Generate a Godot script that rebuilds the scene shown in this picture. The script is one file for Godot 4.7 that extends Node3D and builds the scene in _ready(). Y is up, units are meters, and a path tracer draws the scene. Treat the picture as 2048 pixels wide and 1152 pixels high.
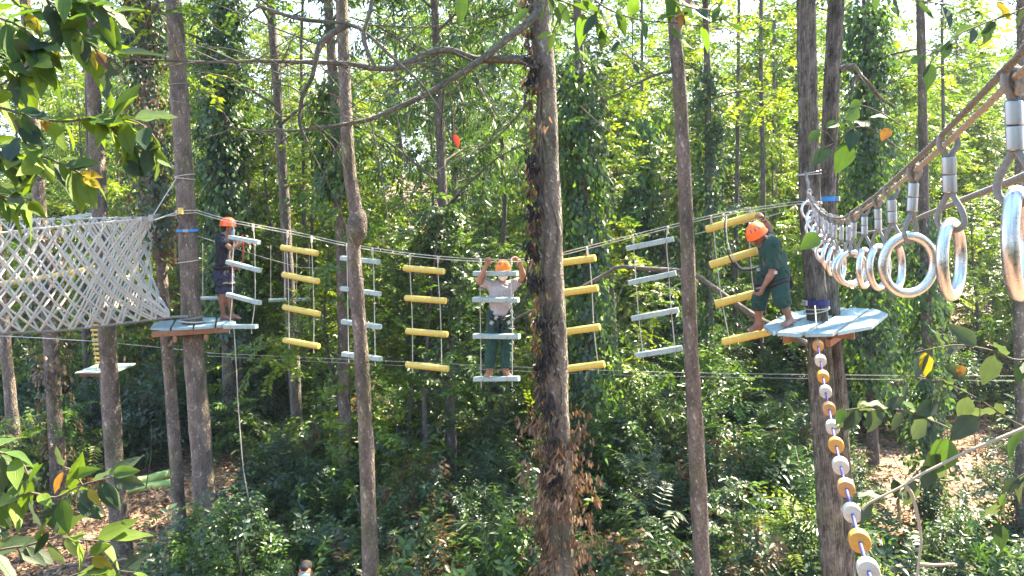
extends Node3D
# A rope course between trees in a sunlit wood. Metres, y up; the forest floor lies near y = 0.

const FOCAL := 1518.0                      # focal length in pixels of a 2048 x 1152 picture
const HORIZON := 416.0                     # picture row at eye level: the lens is shifted down, the camera held level
const EYE := Vector3(0.0, 6.4, 0.0)
var view: Basis
var rng := RandomNumberGenerator.new()
var rough := FastNoiseLite.new()
var names := {}
var M := {}


# ------------------------------------------------------------------ mesh building
class Geo:
	var v := PackedVector3Array()
	var n := PackedVector3Array()
	var uv := PackedVector2Array()
	var c := PackedColorArray()
	var ix := PackedInt32Array()

	func put(p: Vector3, nn: Vector3, t: Vector2, col := Color.WHITE) -> int:
		v.append(p); n.append(nn); uv.append(t); c.append(col)
		return v.size() - 1

	func tri(a: int, b: int, d: int) -> void:
		ix.append(a); ix.append(b); ix.append(d)

	func quad(a: Vector3, b: Vector3, d: Vector3, e: Vector3, col := Color.WHITE) -> void:
		# corners run clockwise seen from the front
		var nn := (e - a).cross(b - a)
		if nn.length_squared() < 1e-14:
			nn = (d - a).cross(b - a)
		nn = nn.normalized()
		var i := put(a, nn, Vector2(0, 0), col)
		put(b, nn, Vector2((b - a).length(), 0), col)
		put(d, nn, Vector2((b - a).length(), (d - b).length()), col)
		put(e, nn, Vector2(0, (d - b).length()), col)
		tri(i, i + 1, i + 2)
		tri(i, i + 2, i + 3)

	func tube(path: PackedVector3Array, radii, sides := 6, caps := false, col := Color.WHITE, tile := 1.0, wob: FastNoiseLite = null, amp := 0.0, furrow := 0.0) -> void:
		var m := path.size()
		if m < 2:
			return
		var first := v.size()
		var side := Vector3.ZERO
		var s := 0.0
		var arr := radii is Array or radii is PackedFloat32Array
		var r0: float = radii[0] if arr else radii
		var turns: float = maxf(1.0, roundf(TAU * r0 / tile))
		for j in m:
			var t := (path[mini(j + 1, m - 1)] - path[maxi(j - 1, 0)]).normalized()
			if j == 0:
				side = t.cross(Vector3(0.31, 0.2, 0.93)).normalized()
			else:
				side = (side - t * side.dot(t)).normalized()
				s += (path[j] - path[j - 1]).length()
			var other := t.cross(side)
			var r: float = radii[j] if arr else radii
			for i in sides + 1:
				var a := TAU * float(i % sides) / sides
				var d := side * cos(a) + other * sin(a)
				var rr := r
				if wob != null:
					var q := path[j] + d * r
					rr = r * (1.0 + amp * wob.get_noise_3dv(q * 3.0))
					if furrow > 0.0:
						var f := wob.get_noise_3d(cos(a) * 30.0 + q.x, q.y * 2.2, sin(a) * 30.0)
						var g := wob.get_noise_3d(cos(a) * 62.0 + 9.0, q.y * 4.0 + q.x, sin(a) * 62.0)
						rr -= furrow * (clampf(1.0 - absf(f) * 5.0, 0.0, 1.0) + 0.4 * clampf(1.0 - absf(g) * 5.0, 0.0, 1.0))
				var tone := col
				if wob != null:
					var q := path[j] + d * r
					var k := 0.95 + 0.75 * wob.get_noise_3d(q.x * 7.0, q.y * 3.2, q.z * 7.0) + 0.25 * wob.get_noise_3dv(q * 21.0)
					var moss := clampf((wob.get_noise_3d(q.x * 4.0 + 31.0, q.y * 2.0, q.z * 4.0) - 0.12) * 4.0, 0.0, 0.55)
					tone = Color(k, k, k).lerp(Color(0.78, 0.92, 0.55) * k, moss)
				put(path[j] + d * rr, d, Vector2(turns * i / sides, s / tile), tone)
		var w := sides + 1
		for j in m - 1:
			for i in sides:
				var a := first + j * w + i
				tri(a, a + w, a + 1)
				tri(a + 1, a + w, a + w + 1)
		if wob != null:
			smooth(first, w, m)
		if caps:
			var t0 := (path[0] - path[1]).normalized()
			var t1 := (path[m - 1] - path[m - 2]).normalized()
			var a0 := put(path[0], t0, Vector2.ZERO, col)
			for i in w:
				put(v[first + i], t0, Vector2(0.02, 0.02), col)
			for i in sides:
				tri(a0, a0 + 1 + i, a0 + 2 + i)
			var a1 := put(path[m - 1], t1, Vector2.ZERO, col)
			for i in w:
				put(v[first + (m - 1) * w + i], t1, Vector2(0.02, 0.02), col)
			for i in sides:
				tri(a1, a1 + 2 + i, a1 + 1 + i)

	func smooth(first: int, w: int, m: int) -> void:
		for j in m:
			for i in w - 1:
				var up := v[first + mini(j + 1, m - 1) * w + i] - v[first + maxi(j - 1, 0) * w + i]
				var ac := v[first + j * w + i + 1] - v[first + j * w + (i - 1 if i > 0 else w - 2)]
				n[first + j * w + i] = ac.cross(up).normalized()
			n[first + j * w + w - 1] = n[first + j * w]

	func box(at: Transform3D, size: Vector3, bevel := 0.0, col := Color.WHITE) -> void:
		# a box with chamfered edges along its length (x)
		var h := size / 2
		var b := minf(bevel, minf(h.y, h.z) * 0.9)
		var ring := [Vector2(h.y - b, h.z), Vector2(h.y, h.z - b), Vector2(h.y, -h.z + b), Vector2(h.y - b, -h.z), Vector2(-h.y + b, -h.z), Vector2(-h.y, -h.z + b), Vector2(-h.y, h.z - b), Vector2(-h.y + b, h.z)]
		if b <= 0.0:
			ring = [Vector2(h.y, h.z), Vector2(h.y, -h.z), Vector2(-h.y, -h.z), Vector2(-h.y, h.z)]
		prism(at, ring, -h.x, h.x, col)

	func prism(at: Transform3D, ring: Array, x0: float, x1: float, col := Color.WHITE) -> void:
		# ring: (y, z) pairs, run from x0 to x1 along x
		var k := ring.size()
		for i in k:
			var p: Vector2 = ring[i]
			var q: Vector2 = ring[(i + 1) % k]
			quad(at * Vector3(x0, p.x, p.y), at * Vector3(x0, q.x, q.y), at * Vector3(x1, q.x, q.y), at * Vector3(x1, p.x, p.y), col)
		for e in 2:
			var x := x0 if e == 0 else x1
			var nn := (at.basis.x * (-1.0 if e == 0 else 1.0)).normalized()
			var base := v.size()
			for p in ring:
				put(at * Vector3(x, p.x, p.y), nn, p, col)
			for i in range(1, k - 1):
				if e == 0:
					tri(base, base + i + 1, base + i)
				else:
					tri(base, base + i, base + i + 1)

	func slab(outline: PackedVector2Array, y0: float, y1: float, at := Transform3D.IDENTITY, col := Color.WHITE) -> void:
		# a flat board: outline in (x, z), between heights y0 and y1
		var k := outline.size()
		var area := 0.0
		for i in k:
			area += outline[i].cross(outline[(i + 1) % k])
		var o := outline.duplicate()
		if area < 0.0:
			o.reverse()
		var idx := Geometry2D.triangulate_polygon(o)
		for e in 2:
			var y := y1 if e == 0 else y0
			var nn := at.basis * Vector3(0, 1 if e == 0 else -1, 0)
			var base := v.size()
			for p in o:
				put(at * Vector3(p.x, y, p.y), nn, p, col)
			for i in range(0, idx.size(), 3):
				var a := base + idx[i]
				var b := base + idx[i + 1]
				var d := base + idx[i + 2]
				var g := (v[d] - v[a]).cross(v[b] - v[a])
				if g.dot(nn) < 0.0:
					tri(a, d, b)
				else:
					tri(a, b, d)
		for i in k:
			var p := o[i]
			var q := o[(i + 1) % k]
			quad(at * Vector3(p.x, y0, p.y), at * Vector3(q.x, y0, q.y), at * Vector3(q.x, y1, q.y), at * Vector3(p.x, y1, p.y), col)

	func lathe(at: Transform3D, profile: Array, sides := 20, col := Color.WHITE) -> void:
		# profile: (radius, height) pairs from the bottom up, round the y axis
		var first := v.size()
		var m := profile.size()
		for j in m:
			var p: Vector2 = profile[j]
			var t: Vector2 = (profile[mini(j + 1, m - 1)] - profile[maxi(j - 1, 0)])
			var nn := Vector2(t.y, -t.x).normalized()
			for i in sides + 1:
				var a := TAU * float(i % sides) / sides
				var d := Vector3(cos(a), 0, sin(a))
				put(at * (d * p.x + Vector3(0, p.y, 0)), (at.basis * (d * nn.x + Vector3(0, nn.y, 0))).normalized(), Vector2(float(i) / sides * 4.0, p.y * 4.0), col)
		var w := sides + 1
		for j in m - 1:
			for i in sides:
				var a := first + j * w + i
				tri(a, a + 1, a + w)
				tri(a + 1, a + w + 1, a + w)

	func torus(at: Transform3D, big: float, small: float, sides := 40, around := 14, col := Color.WHITE) -> void:
		# in the local xy plane
		var first := v.size()
		for j in sides + 1:
			var a := TAU * float(j % sides) / sides
			var d := Vector3(cos(a), sin(a), 0)
			for i in around + 1:
				var b := TAU * float(i % around) / around
				var nn := d * cos(b) + Vector3(0, 0, sin(b))
				put(at * (d * big + nn * small), (at.basis * nn).normalized(), Vector2(float(j) / sides * 6.0, float(i) / around), col)
		var w := around + 1
		for j in sides:
			for i in around:
				var a := first + j * w + i
				tri(a, a + 1, a + w)
				tri(a + 1, a + w + 1, a + w)

	func leaf(at: Vector3, dir: Vector3, up: Vector3, length: float, width: float, col: Color, fold := 0.25, droop := 0.15, segs := 2) -> void:
		var side := dir.cross(up).normalized()
		up = side.cross(dir).normalized()
		var prev := -1
		var a := put(at, up, Vector2(0.5, 0.0), col)
		for j in range(1, segs + 1):
			var t := float(j) / (segs + 1)
			var w := width * 0.5 * sin(PI * pow(t, 0.75)) * (1.0 if segs > 1 else 1.05)
			var mid := at + dir * (length * t) - up * (droop * length * t * t)
			var lift := up * (w * fold)
			var l := put(mid - side * w + lift, (up + side * fold).normalized(), Vector2(0.0, t), col)
			put(mid, up, Vector2(0.5, t), col)
			put(mid + side * w + lift, (up - side * fold).normalized(), Vector2(1.0, t), col)
			if prev < 0:
				tri(a, l, l + 1)
				tri(a, l + 1, l + 2)
			else:
				tri(prev, l, l + 1); tri(prev, l + 1, prev + 1)
				tri(prev + 1, l + 1, l + 2); tri(prev + 1, l + 2, prev + 2)
			prev = l
		var tip := put(at + dir * length - up * (droop * length), up, Vector2(0.5, 1.0), col)
		tri(prev, tip, prev + 1)
		tri(prev + 1, tip, prev + 2)

	func mesh(from := Vector3.ZERO, colours := false) -> ArrayMesh:
		var a := []
		a.resize(Mesh.ARRAY_MAX)
		if from != Vector3.ZERO:
			for i in v.size():
				v[i] -= from
		a[Mesh.ARRAY_VERTEX] = v
		a[Mesh.ARRAY_NORMAL] = n
		a[Mesh.ARRAY_TEX_UV] = uv
		if colours:
			a[Mesh.ARRAY_COLOR] = c
		a[Mesh.ARRAY_INDEX] = ix
		var m := ArrayMesh.new()
		m.add_surface_from_arrays(Mesh.PRIMITIVE_TRIANGLES, a)
		return m


# many leaf sprigs of one kind, gathered before they are placed
class Spread:
	var at: Array[Transform3D] = []
	var tint := PackedColorArray()


# ------------------------------------------------------------------ scene helpers
func P(px: float, py: float, d: float) -> Vector3:
	return EYE + view * Vector3((px - 1024.0) / FOCAL * d, -(py - HORIZON) / FOCAL * d, -d)


func numbered(called: String) -> String:
	if not names.has(called):
		names[called] = 0
		return called
	names[called] += 1
	return "%s_%03d" % [called, names[called]]


func tag(o: Node, label: String, category: String, group := "", kind := "") -> void:
	if label: o.set_meta("label", label)
	if category: o.set_meta("category", category)
	if group: o.set_meta("group", group)
	if kind: o.set_meta("kind", kind)


func thing(called: String, label: String, category: String, at := Vector3.ZERO, group := "") -> Node3D:
	var o := Node3D.new()
	o.name = numbered(called)
	add_child(o)
	o.position = at
	tag(o, label, category, group)
	return o


func part(called: String, m: Mesh, mat: Material, parent: Node) -> MeshInstance3D:
	var o := MeshInstance3D.new()
	o.name = called if parent != self else numbered(called)
	o.mesh = m
	o.material_override = mat
	parent.add_child(o, true)
	return o


func geo_part(called: String, g: Geo, mat: Material, parent: Node3D, colours := false) -> MeshInstance3D:
	colours = colours or (mat is StandardMaterial3D and mat.vertex_color_use_as_albedo)
	# g holds world positions; parent is not turned
	var from := Vector3.ZERO
	var q: Node = parent
	while q != self:
		from += (q as Node3D).position
		q = q.get_parent()
	return part(called, g.mesh(from, colours), mat, parent)


func sprigs(called: String, s: Spread, m: Mesh, mat: Material, parent: Node3D, from := Vector3.ZERO) -> MultiMeshInstance3D:
	var mm := MultiMesh.new()
	mm.transform_format = MultiMesh.TRANSFORM_3D
	mm.use_colors = true
	mm.mesh = m
	mm.instance_count = s.at.size()
	for i in s.at.size():
		var t := s.at[i]
		t.origin -= from
		mm.set_instance_transform(i, t)
		mm.set_instance_color(i, s.tint[i])
	var o := MultiMeshInstance3D.new()
	o.name = called if parent != self else numbered(called)
	o.multimesh = mm
	if parent != self:
		o.set_meta("kind", "stuff")
	o.material_override = mat
	parent.add_child(o, true)
	return o


func curve(points: Array, step := 0.1) -> PackedVector3Array:
	# a smooth line through the points
	var out := PackedVector3Array()
	var k := points.size()
	for i in k - 1:
		var a: Vector3 = points[maxi(i - 1, 0)]
		var b: Vector3 = points[i]
		var d: Vector3 = points[i + 1]
		var e: Vector3 = points[mini(i + 2, k - 1)]
		var m := maxi(2, int(ceil((d - b).length() / step)))
		for j in m:
			var t := float(j) / m
			out.append(b.cubic_interpolate(d, a, e, t))
	out.append(points[k - 1])
	return out


func taper(path: PackedVector3Array, r0: float, r1: float, p := 1.0) -> PackedFloat32Array:
	var r := PackedFloat32Array()
	for j in path.size():
		r.append(lerpf(r0, r1, pow(float(j) / maxi(1, path.size() - 1), p)))
	return r


func near(o: Vector3, spread: float) -> Vector3:
	return o + Vector3(rng.randfn(0, spread), rng.randfn(0, spread), rng.randfn(0, spread))


func ground(x: float, z: float) -> float:
	return 0.28 * rough.get_noise_2d(x * 0.6, z * 0.6) + 0.08 * rough.get_noise_2d(x * 3.0 + 50.0, z * 3.0) + maxf(0.0, -z - 27.0) * 0.085 + maxf(0.0, x - 7.0) * 0.05


# ------------------------------------------------------------------ materials
func field(seed_: int, freq: float, size: int, kind := FastNoiseLite.TYPE_SIMPLEX_SMOOTH, octaves := 4) -> PackedByteArray:
	var f := FastNoiseLite.new()
	f.seed = seed_
	f.frequency = freq
	f.noise_type = kind
	f.fractal_octaves = octaves
	if octaves <= 1:
		f.fractal_type = FastNoiseLite.FRACTAL_NONE
	var im := f.get_seamless_image(size, size)
	im.convert(Image.FORMAT_L8)
	return im.get_data()


func paint(size: int, fn: Callable) -> ImageTexture:
	# fn(index) gives a linear colour; the texture keeps it as sRGB
	var d := PackedByteArray()
	d.resize(size * size * 3)
	for i in size * size:
		var q: Color = fn.call(i)
		q = q.linear_to_srgb()
		d[i * 3] = int(clampf(q.r, 0, 1) * 255.0)
		d[i * 3 + 1] = int(clampf(q.g, 0, 1) * 255.0)
		d[i * 3 + 2] = int(clampf(q.b, 0, 1) * 255.0)
	return ImageTexture.create_from_image(Image.create_from_data(size, size, false, Image.FORMAT_RGB8, d))


func grey(size: int, b: PackedByteArray) -> ImageTexture:
	return ImageTexture.create_from_image(Image.create_from_data(size, size, false, Image.FORMAT_L8, b))


func mat(colour: Color, roughness := 0.8, tex: Texture2D = null, bump: Texture2D = null, depth := 0.4) -> StandardMaterial3D:
	# colour is linear
	var m := StandardMaterial3D.new()
	m.albedo_color = colour.linear_to_srgb()
	m.roughness = roughness
	m.albedo_texture = tex
	if bump != null:
		m.heightmap_enabled = true
		m.heightmap_texture = bump
		m.heightmap_scale = depth
	return m


func tri(m: StandardMaterial3D, scale_: Vector3) -> StandardMaterial3D:
	m.uv1_triplanar = true
	m.uv1_scale = scale_
	return m


func leaf_mat(roughness: float, through: Color, tex: Texture2D = null) -> StandardMaterial3D:
	var m := mat(Color.WHITE, roughness, tex)
	m.vertex_color_use_as_albedo = true
	m.backlight_enabled = true
	m.backlight = through.linear_to_srgb()
	return m


func make_materials() -> void:
	var z := 256
	var big := field(3, 0.006, z, FastNoiseLite.TYPE_SIMPLEX_SMOOTH, 5)
	var fine := field(5, 0.035, z, FastNoiseLite.TYPE_SIMPLEX, 4)
	var cell := field(8, 0.02, z, FastNoiseLite.TYPE_CELLULAR, 2)
	var spot := field(11, 0.012, z, FastNoiseLite.TYPE_SIMPLEX_SMOOTH, 5)
	var fleck := field(13, 0.05, z, FastNoiseLite.TYPE_SIMPLEX, 2)
	var ring := PackedByteArray()
	ring.resize(z * z)
	for i in z * z:
		var x := i % z
		var y := i / z
		ring[i] = big[((y * 3) % z) * z + (mini(x, z - 1 - x) / 2)]
	var up := PackedByteArray()
	up.resize(z * z)
	for i in z * z:
		var x := i % z
		var y := i / z
		up[i] = clampi(int(fine[(mini(y, z - 1 - y) / 5) * z + (x * 2) % z] * 0.6 + fine[i] * 0.25 + big[i] * 0.15), 0, 255)
	var y2 := 512
	var b_big := field(31, 0.006, y2, FastNoiseLite.TYPE_SIMPLEX_SMOOTH, 5)
	var b_fine := field(37, 0.03, y2, FastNoiseLite.TYPE_SIMPLEX, 4)
	var b_spot := field(41, 0.013, y2, FastNoiseLite.TYPE_SIMPLEX_SMOOTH, 5)
	var bark := func(dark: Color, pale: Color, lichen: Color, much: float) -> ImageTexture:
		return paint(y2, func(i: int) -> Color:
			var t := clampf((b_big[i] / 255.0 - 0.12) * 0.85 + (b_fine[i] / 255.0 - 0.5) * 0.55, 0, 1)
			var q := dark.lerp(pale, t)
			var l := clampf((b_spot[i] / 255.0 - much) * 7.0, 0, 1) * clampf((b_fine[i] / 255.0 - 0.3) * 3.0, 0, 1)
			return q.lerp(lichen, l * 0.75))
	var bump := PackedByteArray()
	bump.resize(z * z)
	for i in z * z:
		bump[i] = clampi(int(fine[i] * 0.55 + ring[i] * 0.3 + big[i] * 0.15), 0, 255)
	var bumped := grey(z, bump)
	var b_bump := PackedByteArray()
	b_bump.resize(y2 * y2)
	for i in y2 * y2:
		b_bump[i] = clampi(int(b_fine[i] * 0.6 + b_spot[i] * 0.4), 0, 255)
	var bark_bump := grey(y2, b_bump)
	M.bark_brown = mat(Color.WHITE, 0.9, bark.call(Color(0.085, 0.062, 0.047), Color(0.22, 0.170, 0.132), Color(0.38, 0.36, 0.31), 0.66), bark_bump, 2.4)
	M.bark_grey = mat(Color.WHITE, 0.9, bark.call(Color(0.085, 0.068, 0.052), Color(0.20, 0.17, 0.13), Color(0.34, 0.35, 0.29), 0.62), bark_bump, 2.2)
	M.bark_far = mat(Color.WHITE, 0.9, bark.call(Color(0.07, 0.056, 0.047), Color(0.165, 0.138, 0.115), Color(0.28, 0.27, 0.24), 0.64), bark_bump, 2.2)
	var furrowed := paint(z, func(i: int) -> Color:
		var t := clampf(up[i] / 255.0 * 1.3 - 0.25 + (big[i] / 255.0 - 0.5) * 0.7, 0, 1)
		var q := Color(0.035, 0.028, 0.022).lerp(Color(0.225, 0.192, 0.15), t)
		return q.lerp(Color(0.26, 0.26, 0.22), clampf((spot[i] / 255.0 - 0.68) * 4.0, 0, 0.4)))
	M.bark_furrow = mat(Color.WHITE, 0.92, furrowed, grey(z, up), 2.2)
	M.dead_wood = mat(Color.WHITE, 0.9, bark.call(Color(0.05, 0.045, 0.033), Color(0.15, 0.135, 0.10), Color(0.26, 0.27, 0.20), 0.62), bumped, 0.8)
	for k in ["bark_brown", "bark_grey", "bark_far", "bark_furrow", "dead_wood"]:
		M[k].vertex_color_use_as_albedo = true
	M.litter = tri(mat(Color.WHITE, 0.95, paint(z, func(i: int) -> Color:
		var t := clampf((fine[i] / 255.0 - 0.5) * 1.9 + 0.45, 0, 1)
		var q := Color(0.055, 0.032, 0.02).lerp(Color(0.30, 0.17, 0.10), t)
		return q.lerp(Color(0.42, 0.29, 0.19), clampf((fleck[i] / 255.0 - 0.62) * 6.0, 0, 0.8))), bumped, 3.0), Vector3.ONE * 0.55)
	M.leaf = leaf_mat(0.36, Color(1.0, 1.0, 0.5))
	M.leaf_dull = leaf_mat(0.55, Color(0.8, 0.85, 0.45))
	M.dry = leaf_mat(0.8, Color(0.5, 0.4, 0.25))
	var grain := PackedByteArray()
	grain.resize(z * z)
	for i in z * z:
		var x := i % z
		var y := i / z
		grain[i] = fine[((y * 3) % z) * z + (x / 8)]
	var worn := func(paint_: Color, under: Color, much: float) -> ImageTexture:
		return paint(z, func(i: int) -> Color:
			var q := paint_ * (0.86 + 0.22 * big[i] / 255.0) * (0.93 + 0.14 * grain[i] / 255.0)
			var w := clampf((spot[i] / 255.0 - much) * 7.0, 0, 1) * clampf((grain[i] / 255.0 - 0.35) * 4.0, 0, 1)
			q = q * (1.0 - 0.28 * clampf((fleck[i] / 255.0 - 0.55) * 4.0, 0, 1))
			return q.lerp(under, w * 0.8))
	M.blue_paint = mat(Color.WHITE, 0.55, worn.call(Color(0.225, 0.325, 0.34), Color(0.15, 0.13, 0.10), 0.66), grey(z, grain), 0.12)
	M.rung_pale = mat(Color.WHITE, 0.5, worn.call(Color(0.29, 0.36, 0.335), Color(0.18, 0.165, 0.13), 0.68), grey(z, grain), 0.1)
	M.rung_yellow = mat(Color.WHITE, 0.5, worn.call(Color(0.60, 0.44, 0.085), Color(0.34, 0.24, 0.09), 0.64), grey(z, grain), 0.1)
	M.joist = mat(Color.WHITE, 0.7, worn.call(Color(0.25, 0.105, 0.048), Color(0.13, 0.065, 0.04), 0.55), grey(z, grain), 0.2)
	M.grey_wood = mat(Color.WHITE, 0.8, worn.call(Color(0.30, 0.30, 0.28), Color(0.14, 0.12, 0.10), 0.55), grey(z, grain), 0.2)
	for k in ["blue_paint", "rung_pale", "rung_yellow", "joist", "grey_wood"]:
		M[k].uv1_scale = Vector3(2.6, 2.6, 2.6)
	M.disc_white = tri(mat(Color.WHITE, 0.6, worn.call(Color(0.47, 0.44, 0.36), Color(0.33, 0.27, 0.19), 0.74), grey(z, grain), 0.1), Vector3.ONE * 6.0)
	M.disc_ochre = tri(mat(Color.WHITE, 0.6, worn.call(Color(0.50, 0.25, 0.035), Color(0.28, 0.15, 0.05), 0.68), grey(z, grain), 0.1), Vector3.ONE * 6.0)
	M.disc_tan = tri(mat(Color.WHITE, 0.65, worn.call(Color(0.42, 0.22, 0.075), Color(0.28, 0.15, 0.06), 0.6), grey(z, grain), 0.1), Vector3.ONE * 6.0)
	M.green_pole = mat(Color.WHITE, 0.5, worn.call(Color(0.34, 0.50, 0.14), Color(0.50, 0.55, 0.36), 0.62), null)
	var twist := PackedByteArray()
	twist.resize(z * z)
	for i in z * z:
		var x := i % z
		var y := i / z
		twist[i] = clampi(int(127.0 + 90.0 * sin(TAU * (float(x) / z * 3.0 + float(y) / z * 16.0)) + (fine[i] - 128) * 0.35), 0, 255)
	var rope := func(a: Color, b: Color) -> StandardMaterial3D:
		return mat(Color.WHITE, 0.85, paint(z, func(i: int) -> Color: return a.lerp(b, clampf(twist[i] / 255.0 * 0.8 + (big[i] / 255.0 - 0.5) * 0.6, 0, 1))), grey(z, twist), 0.35)
	M.rope_white = rope.call(Color(0.44, 0.41, 0.34), Color(0.76, 0.72, 0.63))
	M.rope_tan = rope.call(Color(0.31, 0.265, 0.22), Color(0.66, 0.60, 0.52))
	M.rope_grey = rope.call(Color(0.15, 0.145, 0.13), Color(0.34, 0.33, 0.30))
	M.sling = rope.call(Color(0.26, 0.255, 0.24), Color(0.50, 0.49, 0.46))
	M.steel_cable = mat(Color(0.42, 0.42, 0.40), 0.45)
	M.steel_cable.metallic = 0.7
	var scuff := PackedByteArray()
	scuff.resize(z * z)
	for i in z * z:
		scuff[i] = clampi(int(80 + (fine[i] - 110) * 0.22 + maxf(0.0, spot[i] - 140) * 0.7), 40, 200)
	M.steel = mat(Color(0.55, 0.55, 0.57), 1.0)
	M.steel.metallic = 1.0
	M.steel.roughness_texture = grey(z, scuff)
	M.alloy = mat(Color(0.35, 0.36, 0.375), 0.42)
	M.alloy.metallic = 0.85
	M.blue_sleeve = mat(Color(0.010, 0.022, 0.17), 0.6)
	M.blue_strap = mat(Color(0.02, 0.20, 0.52), 0.6)
	M.navy_strap = mat(Color(0.012, 0.012, 0.10), 0.7)
	M.black_web = mat(Color(0.010, 0.010, 0.013), 0.65)
	M.red_web = mat(Color(0.28, 0.03, 0.02), 0.6)
	var cloth := grey(z, cell)
	var weave := func(q: Color) -> StandardMaterial3D:
		var m := tri(mat(Color.WHITE, 0.85, paint(256, func(i: int) -> Color: return q * (0.82 + 0.36 * big[i] / 255.0)), cloth, 0.12), Vector3.ONE * 4.0)
		m.rim_enabled = true
		m.rim = 0.08
		return m
	M.shirt_grey = weave.call(Color(0.34, 0.305, 0.30))
	M.shirt_navy = weave.call(Color(0.005, 0.006, 0.012))
	M.shorts_navy = weave.call(Color(0.013, 0.018, 0.042))
	M.green_cloth = weave.call(Color(0.0045, 0.036, 0.024))
	M.skin = mat(Color(0.30, 0.14, 0.08), 0.5)
	M.skin_dark = mat(Color(0.21, 0.095, 0.06), 0.5)
	M.hair = mat(Color(0.008, 0.006, 0.005), 0.9)
	M.helmet = mat(Color(0.86, 0.13, 0.015), 0.32)
	M.helmet_amber = mat(Color(0.80, 0.22, 0.015), 0.35)
	M.helmet_slot = mat(Color(0.03, 0.02, 0.018), 0.6)
	M.white_mask = mat(Color(0.74, 0.73, 0.70), 0.8)
	M.eye = mat(Color(0.02, 0.015, 0.012), 0.25)
	M.cap_blue = mat(Color(0.10, 0.42, 0.62), 0.7)
	M.red_cloth = mat(Color(0.22, 0.03, 0.05), 0.8)
	M.flag_red = leaf_mat(0.6, Color(1.0, 0.5, 0.35))
	var vein := PackedByteArray()
	vein.resize(z * z)
	for i in z * z:
		var x := float(i % z) / z - 0.5
		var y := float(i / z) / z
		var rib := clampf(1.0 - absf(x) * 34.0, 0, 1)
		var s := fposmod(y * 9.0 - absf(x) * 5.0, 1.0)
		var lat := clampf(1.0 - absf(s - 0.5) * 16.0, 0, 1) * 0.6
		vein[i] = int(255.0 * maxf(rib, lat))
	var broad := paint(z, func(i: int) -> Color:
		var b := 0.72 + 0.42 * big[i] / 255.0
		return Color(b, b, b).lerp(Color(1.25, 1.2, 0.95), vein[i] / 255.0 * 0.55) * 0.8)
	M.broad = leaf_mat(0.55, Color(1.0, 1.0, 0.5), broad)
	M.broad.heightmap_enabled = true
	M.broad.heightmap_texture = grey(z, vein)
	M.broad.heightmap_scale = -0.1
	M.pale_twig = mat(Color(0.30, 0.26, 0.19), 0.85)
	M.twig = mat(Color(0.10, 0.085, 0.06), 0.85)


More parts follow.
